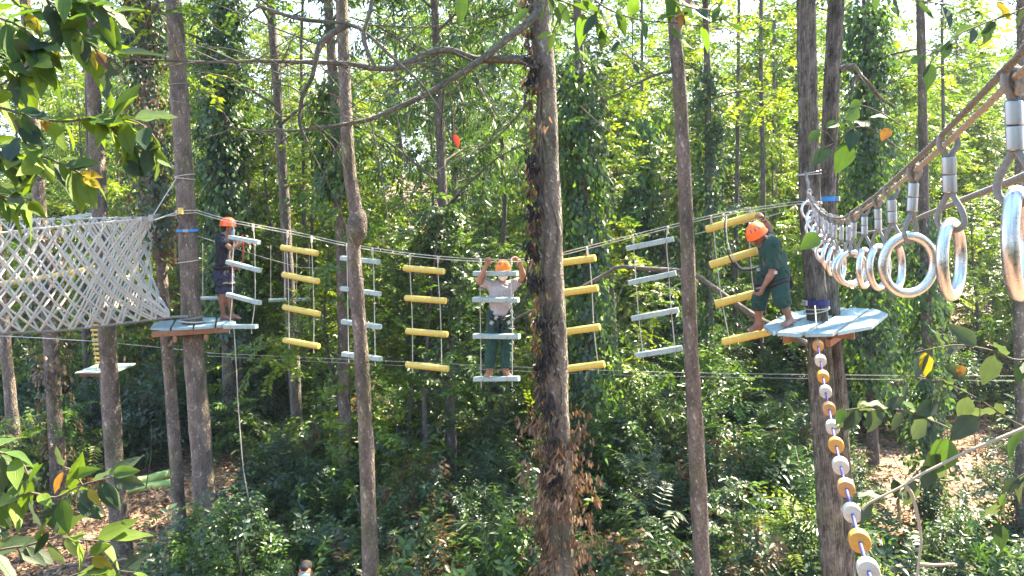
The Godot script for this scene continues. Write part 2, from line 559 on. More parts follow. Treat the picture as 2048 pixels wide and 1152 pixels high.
# ------------------------------------------------------------------ leaf sprigs
func sprig(kind: String, seed_: int) -> ArrayMesh:
	var g := Geo.new()
	var r := RandomNumberGenerator.new()
	r.seed = seed_
	var bark := Color(0.5, 0.36, 0.25)
	match kind:
		"broad":       # a twig with alternate oval leaves
			var line := curve([Vector3.ZERO, Vector3(0.22, 0.05, 0), Vector3(0.48, 0.0, r.randf_range(-0.05, 0.05))], 0.12)
			g.tube(line, taper(line, 0.006, 0.002), 3, false, bark)
			for i in 15:
				var t := 0.12 + 0.88 * i / 14.0
				var at := Vector3(0.48 * t, 0.05 * sin(PI * t), 0)
				var s := 1.0 if i % 2 == 0 else -1.0
				var dir := Vector3(r.randf_range(0.2, 0.9), r.randf_range(-0.5, 0.3), s * r.randf_range(0.5, 1.0)).normalized()
				var up := Vector3(r.randfn(0, 0.35), 1.0, r.randfn(0, 0.35)).normalized()
				var k := r.randf_range(0.75, 1.3)
				g.leaf(at, dir, up, r.randf_range(0.09, 0.15), r.randf_range(0.04, 0.062), Color(k * r.randf_range(0.9, 1.15), k, k * r.randf_range(0.7, 1.1)), 0.3, r.randf_range(0.05, 0.3), 1)
		"narrow":      # drooping sickle leaves
			var line := curve([Vector3.ZERO, Vector3(0.22, 0.02, 0), Vector3(0.42, -0.1, 0)], 0.12)
			g.tube(line, taper(line, 0.005, 0.002), 3, false, bark)
			for i in 22:
				var t := 0.1 + 0.9 * i / 21.0
				var at := Vector3(0.42 * t, 0.02 - 0.12 * t * t, 0)
				var a := r.randf() * TAU
				var dir := Vector3(r.randf_range(0.1, 0.8), -r.randf_range(0.3, 1.0), sin(a) * 0.8).normalized()
				var up := Vector3(r.randfn(0, 0.6), 0.5, r.randfn(0, 0.8)).normalized()
				var k := r.randf_range(0.75, 1.3)
				g.leaf(at, dir, up, r.randf_range(0.13, 0.2), r.randf_range(0.022, 0.032), Color(k, k, k * r.randf_range(0.8, 1.2)), 0.2, r.randf_range(-0.15, 0.3), 1)
		"whorl":       # upright shrub shoot
			var line := curve([Vector3.ZERO, Vector3(0.03, 0.2, 0.02), Vector3(0.0, 0.42, 0)], 0.14)
			g.tube(line, taper(line, 0.006, 0.003), 3, false, bark)
			for i in 16:
				var t := 0.25 + 0.75 * i / 15.0
				var a := i * 2.4 + r.randf() * 0.5
				var dir := Vector3(cos(a), r.randf_range(-0.35, 0.45), sin(a)).normalized()
				var up := Vector3(r.randfn(0, 0.25), 1.0, r.randfn(0, 0.25)).normalized()
				var k := r.randf_range(0.75, 1.3)
				g.leaf(Vector3(0.02, 0.42 * t, 0.01), dir, up, r.randf_range(0.11, 0.19) * (1.15 - 0.4 * t), r.randf_range(0.042, 0.062), Color(k * r.randf_range(0.9, 1.1), k, k * r.randf_range(0.7, 1.1)), 0.3, r.randf_range(0.1, 0.4), 1)
		"frond":       # a stem with long narrow leaflets
			var line := curve([Vector3.ZERO, Vector3(0.2, 0.16, 0), Vector3(0.5, 0.12, 0)], 0.1)
			g.tube(line, taper(line, 0.006, 0.002), 3, false, bark)
			for i in 20:
				var t := 0.1 + 0.9 * (i / 2) / 9.0
				var at := Vector3(0.5 * t, 0.16 * sin(PI * t * 0.85), 0)
				var sd := 1.0 if i % 2 == 0 else -1.0
				var k := r.randf_range(0.8, 1.25)
				g.leaf(at, Vector3(0.55, r.randf_range(-0.15, 0.1), sd).normalized(), Vector3(r.randfn(0, 0.12), 1.0, r.randfn(0, 0.12)).normalized(), r.randf_range(0.10, 0.15) * (1.2 - 0.6 * t), 0.034, Color(k, k, k * r.randf_range(0.8, 1.2)), 0.2, 0.25, 1)
		"ivy":         # leaves hanging flat before a stem; +x points away from it
			for i in 15:
				var at := Vector3(r.randf_range(0.0, 0.13), r.randf_range(-0.24, 0.24), r.randf_range(-0.17, 0.17))
				var dir := Vector3(r.randf_range(0.05, 0.6), -r.randf_range(0.3, 1.0), r.randfn(0, 0.45)).normalized()
				var up := Vector3(1.0, r.randf_range(0.0, 0.7), r.randfn(0, 0.4)).normalized()
				var k := r.randf_range(0.7, 1.3)
				g.leaf(at, dir, up, r.randf_range(0.08, 0.13), r.randf_range(0.05, 0.075), Color(k, k, k * r.randf_range(0.8, 1.2)), 0.25, r.randf_range(0.0, 0.3), 1)
		"fallen":      # dry leaves lying about
			for i in 9:
				var a := r.randf() * TAU
				var at := Vector3(r.randfn(0, 0.16), r.randf_range(0.0, 0.03), r.randfn(0, 0.16))
				var k := r.randf_range(0.5, 1.4)
				g.leaf(at, Vector3(cos(a), r.randf_range(-0.1, 0.25), sin(a)).normalized(), Vector3(r.randfn(0, 0.3), 1, r.randfn(0, 0.3)).normalized(), r.randf_range(0.09, 0.16), r.randf_range(0.04, 0.065), Color(k, k * r.randf_range(0.85, 1.0), k * r.randf_range(0.7, 1.0)), r.randf_range(0.1, 0.6), r.randf_range(-0.2, 0.2), 1)
		"husk":        # withered leaves hanging from a climber
			for i in 8:
				var at := Vector3(r.randf_range(0.0, 0.07), r.randf_range(-0.16, 0.16), r.randf_range(-0.1, 0.1))
				var dir := Vector3(r.randf_range(0.0, 0.5), -1.0, r.randfn(0, 0.35)).normalized()
				var k := r.randf_range(0.5, 1.4)
				g.leaf(at, dir, Vector3(1.0, 0.2, r.randfn(0, 0.7)).normalized(), r.randf_range(0.09, 0.17), r.randf_range(0.03, 0.06), Color(k, k * r.randf_range(0.85, 1.0), k * r.randf_range(0.7, 1.0)), r.randf_range(0.2, 0.9), r.randf_range(-0.3, 0.4), 2)
	return g.mesh(Vector3.ZERO, true)


var SP := {}


func shade(kind: int) -> Color:
	# base colours of foliage, linear
	var k := rng.randf_range(0.8, 1.25)
	match kind:
		0: return Color(0.055 * k, 0.110 * k, 0.026 * k)      # deep green
		1: return Color(0.095 * k, 0.180 * k, 0.026 * k)      # mid green
		2: return Color(0.180 * k, 0.250 * k, 0.026 * k)      # young yellow green
		3: return Color(0.055 * k, 0.095 * k, 0.050 * k)      # grey green
		4: return Color(0.26 * k, 0.17 * k, 0.035 * k)        # turning leaf
		5: return Color(0.155 * k, 0.100 * k, 0.060 * k)       # dry brown
		_: return Color(0.30 * k, 0.22 * k, 0.145 * k)         # bleached dry


func put_sprig(s: Spread, at: Vector3, yaw: float, tilt: float, size: float, col: Color) -> void:
	var b := Basis(Vector3.UP, yaw) * Basis(Vector3(0, 0, 1), tilt) * Basis(Vector3(1, 0, 0), rng.randf_range(-0.5, 0.5))
	s.at.append(Transform3D(b.scaled(Vector3.ONE * size), at))
	s.tint.append(col)


func clump(s: Spread, at: Vector3, radius: float, count: int, tones: Array, size := 1.0, flat := 0.7) -> void:
	for i in count:
		var d := Vector3(rng.randfn(0, 1), rng.randfn(0, 1), rng.randfn(0, 1)).normalized() * radius * pow(rng.randf(), 0.5)
		d.y *= flat
		put_sprig(s, at + d, atan2(-d.z, d.x) + rng.randfn(0, 0.7), rng.randfn(-0.1, 0.45), size * rng.randf_range(0.75, 1.3), shade(tones[rng.randi() % tones.size()]))


# ------------------------------------------------------------------ trees
func trunk_line(pts: Array, depth: float, top: float) -> PackedVector3Array:
	# picture points from the top down give a stem at its depth; it is run on to the ground and up to the height top
	var p: Array = []
	for q in pts:
		p.append(P(q[0], q[1], depth))
	p.reverse()
	var down: Vector3 = (p[0] - p[1]).normalized()
	if down.y > -0.5:
		down = Vector3.DOWN
	var base: Vector3 = p[0]
	while base.y > ground(base.x, base.z) - 0.15:
		base += down * 0.1
		down = (down + Vector3(0, -0.01, 0)).normalized()
	p.push_front(base)
	var last: Vector3 = p[p.size() - 1]
	var rise: Vector3 = (last - (p[p.size() - 2] as Vector3)).normalized()
	rise = (rise + Vector3.UP).normalized()
	while last.y < top:
		last += rise * minf(2.0, top - last.y + 0.2)
		p.append(last + Vector3(rng.randfn(0, 0.07), 0, rng.randfn(0, 0.07)))
	return curve(p, 0.16 if depth < 16.0 else 0.5)


func tree(called: String, label: String, pts: Array, depth: float, wide: float, bark: Material, crown := {}, group := "", top := 15.0, furrow := 0.0) -> Dictionary:
	# wide: the trunk's width in picture pixels
	var line := trunk_line(pts, depth, top)
	var base := line[0]
	var root := thing(called, label, "tree", base, group)
	var r := wide / FOCAL * depth * 0.5 * 0.86
	var rad := PackedFloat32Array()
	for j in line.size():
		var h := line[j].y - base.y
		var q := r * (1.12 - 0.035 * h) + r * 0.55 * exp(-h * 2.2)
		rad.append(maxf(q, r * 0.35))
	var g := Geo.new()
	g.tube(line, rad, (64 if furrow > 0.0 else 26) if depth < 16.0 else 12, false, Color.WHITE, 0.55 if furrow > 0.0 else 1.15, rough, 0.14, furrow)
	if crown:
		var s := Spread.new()
		var top_at := line[line.size() - 1]
		var limbs := g
		var low: float = crown.get("low", 8.0)
		var n: int = crown.get("n", 10)
		var reach: float = crown.get("reach", 2.6)
		for i in n:
			var t := (i + rng.randf()) / n
			var y := lerpf(low, top, t)
			var from := top_at
			for q in line:
				if q.y >= y:
					from = q
					break
			var a := i * 2.4 + rng.randf() * 1.2
			var out := reach * rng.randf_range(0.35, 1.0) * (1.15 - 0.5 * t)
			var to := from + Vector3(cos(a) * out, out * rng.randf_range(-0.1, 0.6), sin(a) * out)
			var path := curve([from, from.lerp(to, 0.5) + Vector3(0, out * 0.12, 0), to], 0.4)
			limbs.tube(path, taper(path, clampf(r * 0.28, 0.015, 0.07), 0.008), 5)
			for k in 3:
				clump(s, from.lerp(to, 0.55 + 0.25 * k), crown.get("puff", 0.55), crown.get("leaves", 9), crown.get("tones", [0, 1]), crown.get("size", 1.1))
		sprigs("crown", s, SP[crown.get("kind", "broad")], M.leaf, root, base)
	geo_part("trunk", g, bark, root)
	return {"root": root, "line": line, "radius": rad, "base": base}


func at_height(t: Dictionary, y: float) -> Dictionary:
	var line: PackedVector3Array = t.line
	for j in line.size() - 1:
		if line[j + 1].y >= y:
			var f := (y - line[j].y) / (line[j + 1].y - line[j].y)
			return {"p": line[j].lerp(line[j + 1], f), "r": lerpf(t.radius[j], t.radius[j + 1], f), "d": (line[j + 1] - line[j]).normalized()}
	return {"p": line[line.size() - 1], "r": 0.1, "d": Vector3.UP}


func climber(t: Dictionary, y0: float, y1: float, thick: float, count: int, tones: Array, kind := "ivy", size := 1.0, called := "ivy", facing := -1.0) -> void:
	# leaves that cover a trunk; facing < 0: all round it
	var s := Spread.new()
	for i in count:
		var q := at_height(t, rng.randf_range(y0, y1))
		var a := rng.randf() * TAU if facing < 0.0 else facing + rng.randfn(0, 0.5)
		var out := Vector3(cos(a), 0, sin(a))
		var p: Vector3 = q.p + out * (q.r + thick * pow(rng.randf(), 1.5))
		var b := Basis(Vector3.UP, -a) * Basis(Vector3(1, 0, 0), rng.randfn(0, 0.3))
		s.at.append(Transform3D(b.scaled(Vector3.ONE * size * rng.randf_range(0.75, 1.3)), p))
		s.tint.append(shade(tones[rng.randi() % tones.size()]))
	sprigs(called, s, SP[kind], M.dry if kind == "husk" else M.leaf, t.root, t.base)


func bush_tree(called: String, label: String, x: float, z: float, height: float, spread: float, n: int, tones: Array, kind := "broad", group := "", leaves := 16, low := 0.15, size := 1.0) -> Node3D:
	# an understory tree: a thin crooked stem with leafy limbs from low down
	var base := Vector3(x, ground(x, z) - 0.1, z)
	var root := thing(called, label, "tree" if height > 3.0 else "shrub", base, group)
	var top := base + Vector3(rng.randfn(0, 0.4), height, rng.randfn(0, 0.4))
	var stem := curve([base, base.lerp(top, 0.35) + Vector3(rng.randfn(0, 0.12), 0, 0), base.lerp(top, 0.7) + Vector3(rng.randfn(0, 0.15), 0, 0), top], 0.4)
	var g := Geo.new()
	g.tube(stem, taper(stem, 0.022 + height * 0.008, 0.012), 6, false, Color.WHITE, 0.5)
	var s := Spread.new()
	for i in n:
		var t := lerpf(low, 1.0, (i + rng.randf()) / n)
		var from := stem[clampi(int(t * (stem.size() - 1)), 0, stem.size() - 1)]
		var a := rng.randf() * TAU
		var out := spread * rng.randf_range(0.3, 1.0) * sin(PI * clampf(t * 0.75 + 0.2, 0, 1))
		var to := from + Vector3(cos(a) * out, out * rng.randf_range(0.0, 0.7), sin(a) * out)
		var path := curve([from, from.lerp(to, 0.5) + Vector3(0, out * 0.15, 0), to], 0.4)
		g.tube(path, taper(path, 0.018, 0.005), 4)
		clump(s, to, 0.5 * size, leaves, tones, size)
		clump(s, from.lerp(to, 0.6), 0.35 * size, leaves / 2, tones, size)
	geo_part("trunk", g, M.bark_far, root)
	sprigs("crown", s, SP[kind], M.leaf, root, base)
	return root


func whereabouts(at: Vector3, tall: float, tones: Array) -> String:
	# what a background tree stands behind, as seen from the course's near end
	var q := view.inverse() * (at + Vector3(0, 4.0, 0) - EYE)
	var px := 1024.0 - q.x / q.z * FOCAL
	var marks := [[-80, "beyond the net's outer end"], [60, "behind the net's outer part"], [190, "behind the middle of the net"], [300, "behind the net's inner end"], [375, "behind the small platform's trunk"], [450, "behind the navy clothed person"], [600, "behind the first yellow ladder"], [700, "behind the burl tree"], [850, "behind the second yellow ladder"], [1000, "behind the grey shirted climber"], [1100, "behind the vine hung tree"], [1190, "behind the third yellow ladder"], [1300, "behind the last pale ladder"], [1375, "behind the lichen spotted trunk"], [1470, "behind the last yellow ladder"], [1550, "behind the green clad person"], [1640, "behind the furrowed trunk"], [1720, "behind the blue platform"], [1800, "behind the middle rings"], [1900, "behind the second nearest ring"], [2020, "behind the nearest ring"], [2150, "past the nearest ring"]]
	var best: Array = marks[0]
	for e in marks:
		if absf(e[0] - px) < absf(best[0] - px):
			best = e
	var look := "yellow green" if tones.has(2) else ("grey green" if tones.has(3) else "deep green")
	return "%s %s" % [look, best[1]]


# ------------------------------------------------------------------ the scene
func _ready() -> void:
	rng.seed = 20240
	rough.seed = 4
	rough.frequency = 0.35
	rough.fractal_octaves = 3
	view = Basis(Vector3(0, 0, 1), deg_to_rad(-1.0))
	var cam := Camera3D.new()
	cam.name = "camera"
	cam.set_frustum(1152.0 / FOCAL * 0.05, Vector2(0, -(576.0 - HORIZON) / FOCAL * 0.05), 0.05, 400.0)
	add_child(cam)
	cam.transform = Transform3D(view, EYE)
	var we := WorldEnvironment.new()
	we.name = "environment"
	var env := Environment.new()
	env.background_mode = Environment.BG_SKY
	var sky := Sky.new()
	var air := ProceduralSkyMaterial.new()
	air.sky_top_color = Color(0.50, 0.64, 0.84)
	air.sky_horizon_color = Color(0.90, 0.93, 0.97)
	air.sky_curve = 0.22
	air.ground_horizon_color = Color(0.55, 0.58, 0.5)
	air.ground_bottom_color = Color(0.2, 0.2, 0.15)
	sky.sky_material = air
	env.sky = sky
	env.background_energy_multiplier = 0.6
	env.tonemap_mode = Environment.TONE_MAPPER_LINEAR
	env.tonemap_exposure = 9.2
	env.fog_enabled = true
	env.fog_density = 0.0004
	env.fog_light_color = Color(0.86, 0.92, 0.98)
	env.sdfgi_enabled = true
	env.ssao_enabled = true
	env.ssil_enabled = true
	we.environment = env
	add_child(we)
	var sun := DirectionalLight3D.new()
	sun.name = "sun"
	sun.light_energy = 1.6
	sun.light_color = Color(1.0, 0.94, 0.83)
	sun.light_angular_distance = 0.5
	sun.shadow_enabled = true
	add_child(sun)
	sun.look_at_from_position(Vector3(0.52, 0.80, -0.44) * 20.0, Vector3.ZERO)
	make_materials()
	for k in ["broad", "narrow", "whorl", "frond", "ivy", "fallen", "husk"]:
		SP[k] = sprig(k, k.length() * 7 + 3)
	build_ground()
	build_trees()
	build_wood()
	build_course()
	build_rings()
	build_background_course()
	build_people()
	build_near_leaves()


func build_ground() -> void:
	var g := Geo.new()
	var nx := 130
	var nz := 120
	for j in nz + 1:
		for i in nx + 1:
			var z := 6.0 - 2.0 * j * (0.35 + 0.65 * j / nz)
			var x := (i - nx * 0.5) * (0.35 + absf(z) * 0.02)
			var p := Vector3(x, ground(x, z), z)
			var e := 0.25
			var nn := Vector3(ground(x - e, z) - ground(x + e, z), 2.0 * e, ground(x, z - e) - ground(x, z + e)).normalized()
			g.put(p, nn, Vector2(x, z))
	for j in nz:
		for i in nx:
			var a := j * (nx + 1) + i
			g.tri(a, a + nx + 1, a + 1)
			g.tri(a + 1, a + nx + 1, a + nx + 2)
	var o := part("ground", g.mesh(), M.litter, self)
	tag(o, "brown forest floor covered with leaf litter", "", "", "structure")
	var s := Spread.new()
	for i in 5200:
		var x: float
		var z: float
		if i < 3000:
			x = rng.randf_range(-12.0, -3.5)
			z = rng.randf_range(-21.0, -10.5)
		elif i < 4000:
			x = rng.randf_range(7.0, 14.0)
			z = rng.randf_range(-21.0, -13.0)
		else:
			x = rng.randf_range(-14.0, 14.0)
			z = rng.randf_range(-32.0, -10.0)
		put_sprig(s, Vector3(x, ground(x, z) + 0.01, z), rng.randf() * TAU, 0.0, rng.randf_range(0.8, 1.3), shade([5, 5, 6][rng.randi() % 3]))
	var f := sprigs("fallen_leaves", s, SP.fallen, M.dry, self)
	tag(f, "dry brown leaves lying over the forest floor", "leaves", "", "stuff")


var T := {}


func build_trees() -> void:
	var high := {"low": 11.0, "n": 10, "reach": 3.0, "leaves": 6, "tones": [0, 1, 1], "puff": 0.6}
	T.platform_l = tree("platform_tree", "straight brown trunk through the small platform beside the rope net", [[345, -20], [360, 200], [373, 420], [385, 660], [405, 930], [417, 1150]], 13.2, 47.0, M.bark_brown, high, "", 16.0)
	T.burl = tree("burl_tree", "slim trunk with a knobbly burl standing before the second pale ladder", [[683, -20], [690, 170], [698, 330], [712, 430], [708, 500], [722, 700], [733, 900], [742, 1150]], 10.2, 35.0, M.bark_brown, high, "", 15.0)
	T.middle = tree("vine_tree", "thick grey trunk hung with withered climbers in the middle of the course", [[1078, -20], [1090, 130], [1098, 330], [1106, 560], [1114, 800], [1120, 1000], [1125, 1150]], 9.4, 56.0, M.bark_grey, high, "", 15.0)
	T.lichen = tree("lichen_tree", "lichen spotted trunk standing beside the last pale ladder", [[1346, -20], [1360, 190], [1372, 420], [1380, 650], [1392, 880], [1405, 1150]], 9.7, 37.0, M.bark_brown, high, "", 15.0)
	T.platform_r = tree("platform_tree", "furrowed grey trunk carrying the pale blue platform and the ring rope", [[1612, -20], [1616, 200], [1620, 420], [1634, 620], [1645, 800], [1656, 980], [1667, 1150]], 9.3, 54.0, M.bark_furrow, high, "", 15.0, 0.022)
	T.twin = tree("twin_trunk_tree", "furrowed second trunk rising close behind the ring rope platform tree", [[1672, -20], [1664, 150], [1657, 330], [1653, 480], [1662, 640], [1676, 800], [1684, 1000], [1690, 1150]], 9.75, 44.0, M.bark_furrow, high, "", 15.0, 0.02)
	# burl
	var q := at_height(T.burl, P(712, 455, 10.2).y)
	var g := Geo.new()
	var lump: PackedVector3Array = []
	var lr := PackedFloat32Array()
	for j in 13:
		var t := j / 12.0
		lump.append(q.p + Vector3(0.035, 0, 0.02) + q.d * (t - 0.5) * 0.5)
		lr.append(0.155 * pow(sin(PI * clampf(t, 0.02, 0.98)), 0.45))
	g.tube(lump, lr, 22, false, Color.WHITE, 0.5, rough, 0.35)
	geo_part("burl", g, M.bark_brown, T.burl.root)
	# bare limbs of the middle tree reaching over the course
	var limb := func(called: String, pts: Array, r0: float, r1: float, root: Dictionary, twigs: int) -> void:
		var p: Array = []
		for e in pts:
			p.append(P(e[0], e[1], e[2]))
		var line := curve(p, 0.12)
		var gg := Geo.new()
		gg.tube(line, taper(line, r0, r1), 9, false, Color.WHITE, 0.3, rough, 0.2)
		for i in twigs:
			var a := line[int((0.25 + 0.72 * rng.randf()) * (line.size() - 1))]
			var d := Vector3(rng.randfn(-0.3, 0.8), rng.randfn(0.0, 0.5), rng.randfn(0, 0.4)).normalized() * rng.randf_range(0.4, 1.5)
			var tw := curve([a, a + d * 0.5 + Vector3(0, rng.randfn(0, 0.08), 0), a + d + Vector3(0, rng.randfn(-0.05, 0.12), 0)], 0.15)
			gg.tube(tw, taper(tw, rng.randf_range(0.006, 0.011), 0.003), 5)
		geo_part(called, gg, M.dead_wood, root.root)
	limb.call("limb", [[1090, 145, 9.35], [1050, 122, 9.3], [990, 118, 9.2], [950, 118, 9.2], [900, 100, 9.1], [860, 105, 9.1], [800, 133, 9.0], [755, 137, 8.9], [690, 127, 8.9], [600, 124, 8.8], [510, 122, 8.7], [420, 124, 8.6], [300, 120, 8.5], [240, 116, 8.4]], 0.058, 0.005, T.middle, 34)
	limb.call("limb", [[1080, 10, 9.35], [1062, 40, 9.2], [1010, 80, 9.1], [965, 118, 9.05], [900, 160, 9.0], [850, 190, 9.0], [790, 217, 8.95], [740, 238, 8.9], [670, 252, 8.8], [600, 261, 8.8], [510, 262, 8.7], [440, 250, 8.6]], 0.052, 0.007, T.middle, 30)
	limb.call("limb", [[1060, 200, 9.3], [1010, 260, 9.5], [960, 300, 9.6]], 0.02, 0.005, T.middle, 4)
	limb.call("limb", [[1108, 610, 9.45], [1065, 622, 10.6], [1030, 640, 11.6], [1000, 668, 12.4]], 0.03, 0.010, T.middle, 0)
	# a broken branch caught in those limbs
	var pts := [[512, 10], [600, 38], [690, 47], [735, 68], [790, 120], [840, 165], [872, 210], [890, 240], [902, 280]]
	var root := thing("dead_branch", "crooked bare branch caught in the limbs above the course", "branch", P(690, 47, 8.6))
	var stick := func(called: String, pp: Array, d: float, r0: float, r1: float) -> void:
		var pl: Array = []
		for e in pp:
			pl.append(P(e[0], e[1], d))
		var line := curve(pl, 0.1)
		var gg := Geo.new()
		gg.tube(line, taper(line, r0, r1), 8, true, Color.WHITE, 0.3, rough, 0.25)
		geo_part(called, gg, M.dead_wood, root)
	stick.call("branch", pts, 8.6, 0.025, 0.012)
	stick.call("side_branch", [[698, 48], [660, 70], [638, 95], [630, 130], [622, 160], [606, 190], [600, 220], [600, 250], [615, 285]], 8.62, 0.04, 0.018)
	stick.call("side_branch", [[745, -10], [740, 25], [730, 55], [730, 85], [742, 118], [750, 132]], 8.58, 0.026, 0.02)
	stick.call("side_branch", [[730, 50], [780, 52], [850, 55], [940, 40], [1000, 20]], 8.6, 0.012, 0.005)
	stick.call("side_branch", [[640, 90], [560, 60], [500, 35], [430, 8]], 8.6, 0.012, 0.005)
	stick.call("side_branch", [[606, 190], [570, 170], [520, 182], [470, 175]], 8.6, 0.01, 0.004)
	stick.call("side_branch", [[600, 230], [560, 232], [540, 215], [548, 260]], 8.6, 0.01, 0.004)
	for i in 26:
		var x := rng.randf_range(440, 900)
		var y := rng.randf_range(20, 250)
		var dx := rng.randf_range(-150, 150)
		var dy := rng.randf_range(-70, 70)
		stick.call("twig", [[x, y], [x + dx * 0.5, y + dy * 0.5 + rng.randf_range(-14, 14)], [x + dx, y + dy]], rng.randf_range(8.4, 8.9), 0.007, 0.003)
	# crooked limbs on the ring rope tree
	limb.call("limb", [[1678, 140, 9.7], [1705, 132, 9.7], [1718, 150, 9.75], [1742, 172, 9.8], [1760, 195, 9.9], [1790, 215, 10.0]], 0.045, 0.012, T.twin, 5)
	limb.call("limb", [[1716, 150, 9.75], [1704, 165, 9.7], [1706, 180, 9.7], [1698, 198, 9.7]], 0.035, 0.012, T.twin, 0)
	limb.call("limb", [[1350, 140, 9.7], [1310, 150, 9.8], [1270, 170, 9.9], [1210, 200, 10.0], [1150, 215, 10.0]], 0.02, 0.004, T.lichen, 10)
	# withered climbers on the middle tree
	climber(T.middle, 0.3, 11.0, 0.13, 260, [5, 5, 6, 5], "husk", 0.62, "withered_climber", PI * 0.97)
	climber(T.middle, 0.3, 3.9, 0.40, 330, [5, 5, 6, 5], "husk", 0.62, "withered_climber")
	var dark := Spread.new()
	for e in [[1062, 145], [1062, 320], [1062, 400], [1066, 480], [1072, 560], [1095, 640], [1100, 690], [1085, 730], [1095, 810], [1105, 900], [1110, 960]]:
		var c := P(e[0], e[1], 9.15)
		for i in 13:
			var a := rng.randf() * TAU
			dark.at.append(Transform3D(Basis(Vector3.UP, -a).scaled(Vector3.ONE * rng.randf_range(0.45, 0.75)), c + Vector3(rng.randfn(0, 0.05), rng.randfn(0, 0.11), rng.randfn(0, 0.05))))
			dark.tint.append(Color(0.016, 0.014, 0.016))
	var dk := sprigs("blackened_climber", dark, SP.husk, M.dry, T.middle.root, T.middle.base)
	dk.set_meta("label", "shrivelled black leaves of the climber")
	var strings := Geo.new()
	for i in 6:
		var line: PackedVector3Array = []
		var a0 := rng.randf_range(1.7, 4.0)
		for j in 60:
			var y := 0.1 + 10.5 * j / 59.0
			var e := at_height(T.middle, y)
			var a := a0 + 1.6 * rough.get_noise_2d(y * 1.6, i * 20.0)
			line.append(e.p + Vector3(cos(a), 0, -sin(a) * -1.0) * (e.r + 0.012 + 0.03 * absf(rough.get_noise_2d(y * 2.0, i * 9.0))))
		strings.tube(line, rng.randf_range(0.006, 0.013), 5, false, Color.WHITE, 0.3)
	geo_part("climber_stem", strings, M.dead_wood, T.middle.root)

	# trunks standing farther back
	var thin := {"low": 9.5, "n": 10, "reach": 2.4, "leaves": 5, "tones": [0, 1, 2], "puff": 0.6, "size": 1.25}
	var light := {"low": 8.0, "n": 12, "reach": 2.2, "leaves": 5, "tones": [1, 2, 2], "puff": 0.6, "size": 1.25}
	var acacia := {"low": 5.8, "n": 20, "reach": 2.6, "leaves": 9, "tones": [0, 3, 1], "puff": 0.5, "size": 1.3, "kind": "narrow"}
	var rows := [
		["pale straight trunk behind the rope net, its foot in open leaf litter", [[178, -20], [184, 120], [200, 420], [216, 700], [228, 900], [243, 1110]], 14.2, 38, thin, M.bark_brown],
		["slim trunk with a sunlit side rising left of the small platform tree", [[280, -20], [295, 250], [318, 480], [335, 700], [350, 900], [365, 1140]], 13.9, 27, thin, M.bark_brown],
		["grey trunk seen through the outer end of the net", [[-30, 200], [-4, 500], [12, 700], [30, 890]], 17.0, 26, thin, M.bark_brown],
		["dark reddish trunk standing in shade below the net", [[50, -20], [64, 200], [78, 400], [98, 640], [112, 860], [122, 1040]], 16.0, 33, thin, M.bark_brown],
		["slim pole tree carrying the far platform under the net", [[178, 300], [194, 560], [205, 760], [217, 930]], 17.0, 13, {}, M.bark_far],
		["ivy wrapped dark trunk between the net and the first pale ladder", [[440, -20], [446, 200], [452, 420], [456, 700], [462, 900]], 21.0, 28, thin, M.bark_far],
		["grey trunk behind the first yellow ladder", [[540, -20], [560, 250], [570, 420], [580, 600], [598, 900]], 17.5, 26, light, M.bark_far],
		["reddish trunk showing just left of the burl tree", [[655, -20], [668, 200], [678, 420], [686, 600], [690, 900]], 15.5, 28, thin, M.bark_brown],
		["dark trunk rising behind the second yellow ladder", [[868, -20], [878, 200], [886, 420], [896, 700], [906, 990]], 16.5, 25, acacia, M.bark_far],
		["crooked thin tree with forked limbs behind the middle climber", [[960, 180], [1000, 260], [1006, 330], [1008, 450], [985, 700], [982, 950]], 19.0, 13, acacia, M.bark_far],
		["trunk cloaked in dark climbers just right of the middle tree", [[1155, -20], [1160, 150], [1166, 400], [1172, 650], [1182, 900]], 15.5, 26, thin, M.bark_far],
		["slim dark pole tree standing in the bright gap", [[1283, -20], [1284, 200], [1284, 450], [1286, 700]], 27.0, 10, light, M.bark_far],
		["grey lichen trunk with broken climber behind the lichen spotted tree", [[1410, -20], [1416, 200], [1418, 480], [1420, 700], [1425, 900]], 17.0, 19, light, M.bark_far],
		["thin straight tree above the yellow end ladder", [[1478, -20], [1476, 200], [1473, 430], [1470, 700]], 25.0, 11, light, M.bark_far],
		["pale pole tree nearest to the furrowed twin trunks", [[1522, -20], [1522, 150], [1526, 350], [1526, 700]], 24.0, 13, light, M.bark_far],
		["thin far trunk between the pole tree and the furrowed trunk", [[1548, -20], [1548, 200], [1552, 420], [1554, 700]], 30.0, 9, light, M.bark_far],
		["shaded trunk directly beyond the twin trunks, above the blue platform", [[1730, -20], [1734, 200], [1738, 400], [1742, 700], [1745, 900]], 18.0, 22, thin, M.bark_far],
		["grey trunk behind the steel rings", [[1840, -20], [1845, 200], [1848, 400], [1852, 560], [1858, 900]], 14.5, 24, thin, M.bark_far],
		["thin trunk in the bright sky gap above the rings", [[1884, 60], [1886, 200], [1888, 420], [1890, 700]], 26.0, 9, thin, M.bark_far],
		["mottled trunk at the outer edge beyond the nearest ring", [[2044, -20], [2044, 200], [2040, 500], [2044, 800], [2050, 1150]], 13.5, 30, thin, M.bark_grey],
		["slim trunk standing between the burl tree and the first yellow ladder", [[606, 250], [608, 400], [612, 600], [616, 800]], 22.0, 10, light, M.bark_far],
		["far thin trunk in the yellow leaves above the second yellow ladder", [[792, 100], [800, 250], [803, 400], [806, 700]], 28.0, 8, light, M.bark_far],
		["far grey trunk above the middle climber's helmet", [[905, 180], [908, 280], [912, 500], [915, 750]], 23.0, 14, acacia, M.bark_far],
	]
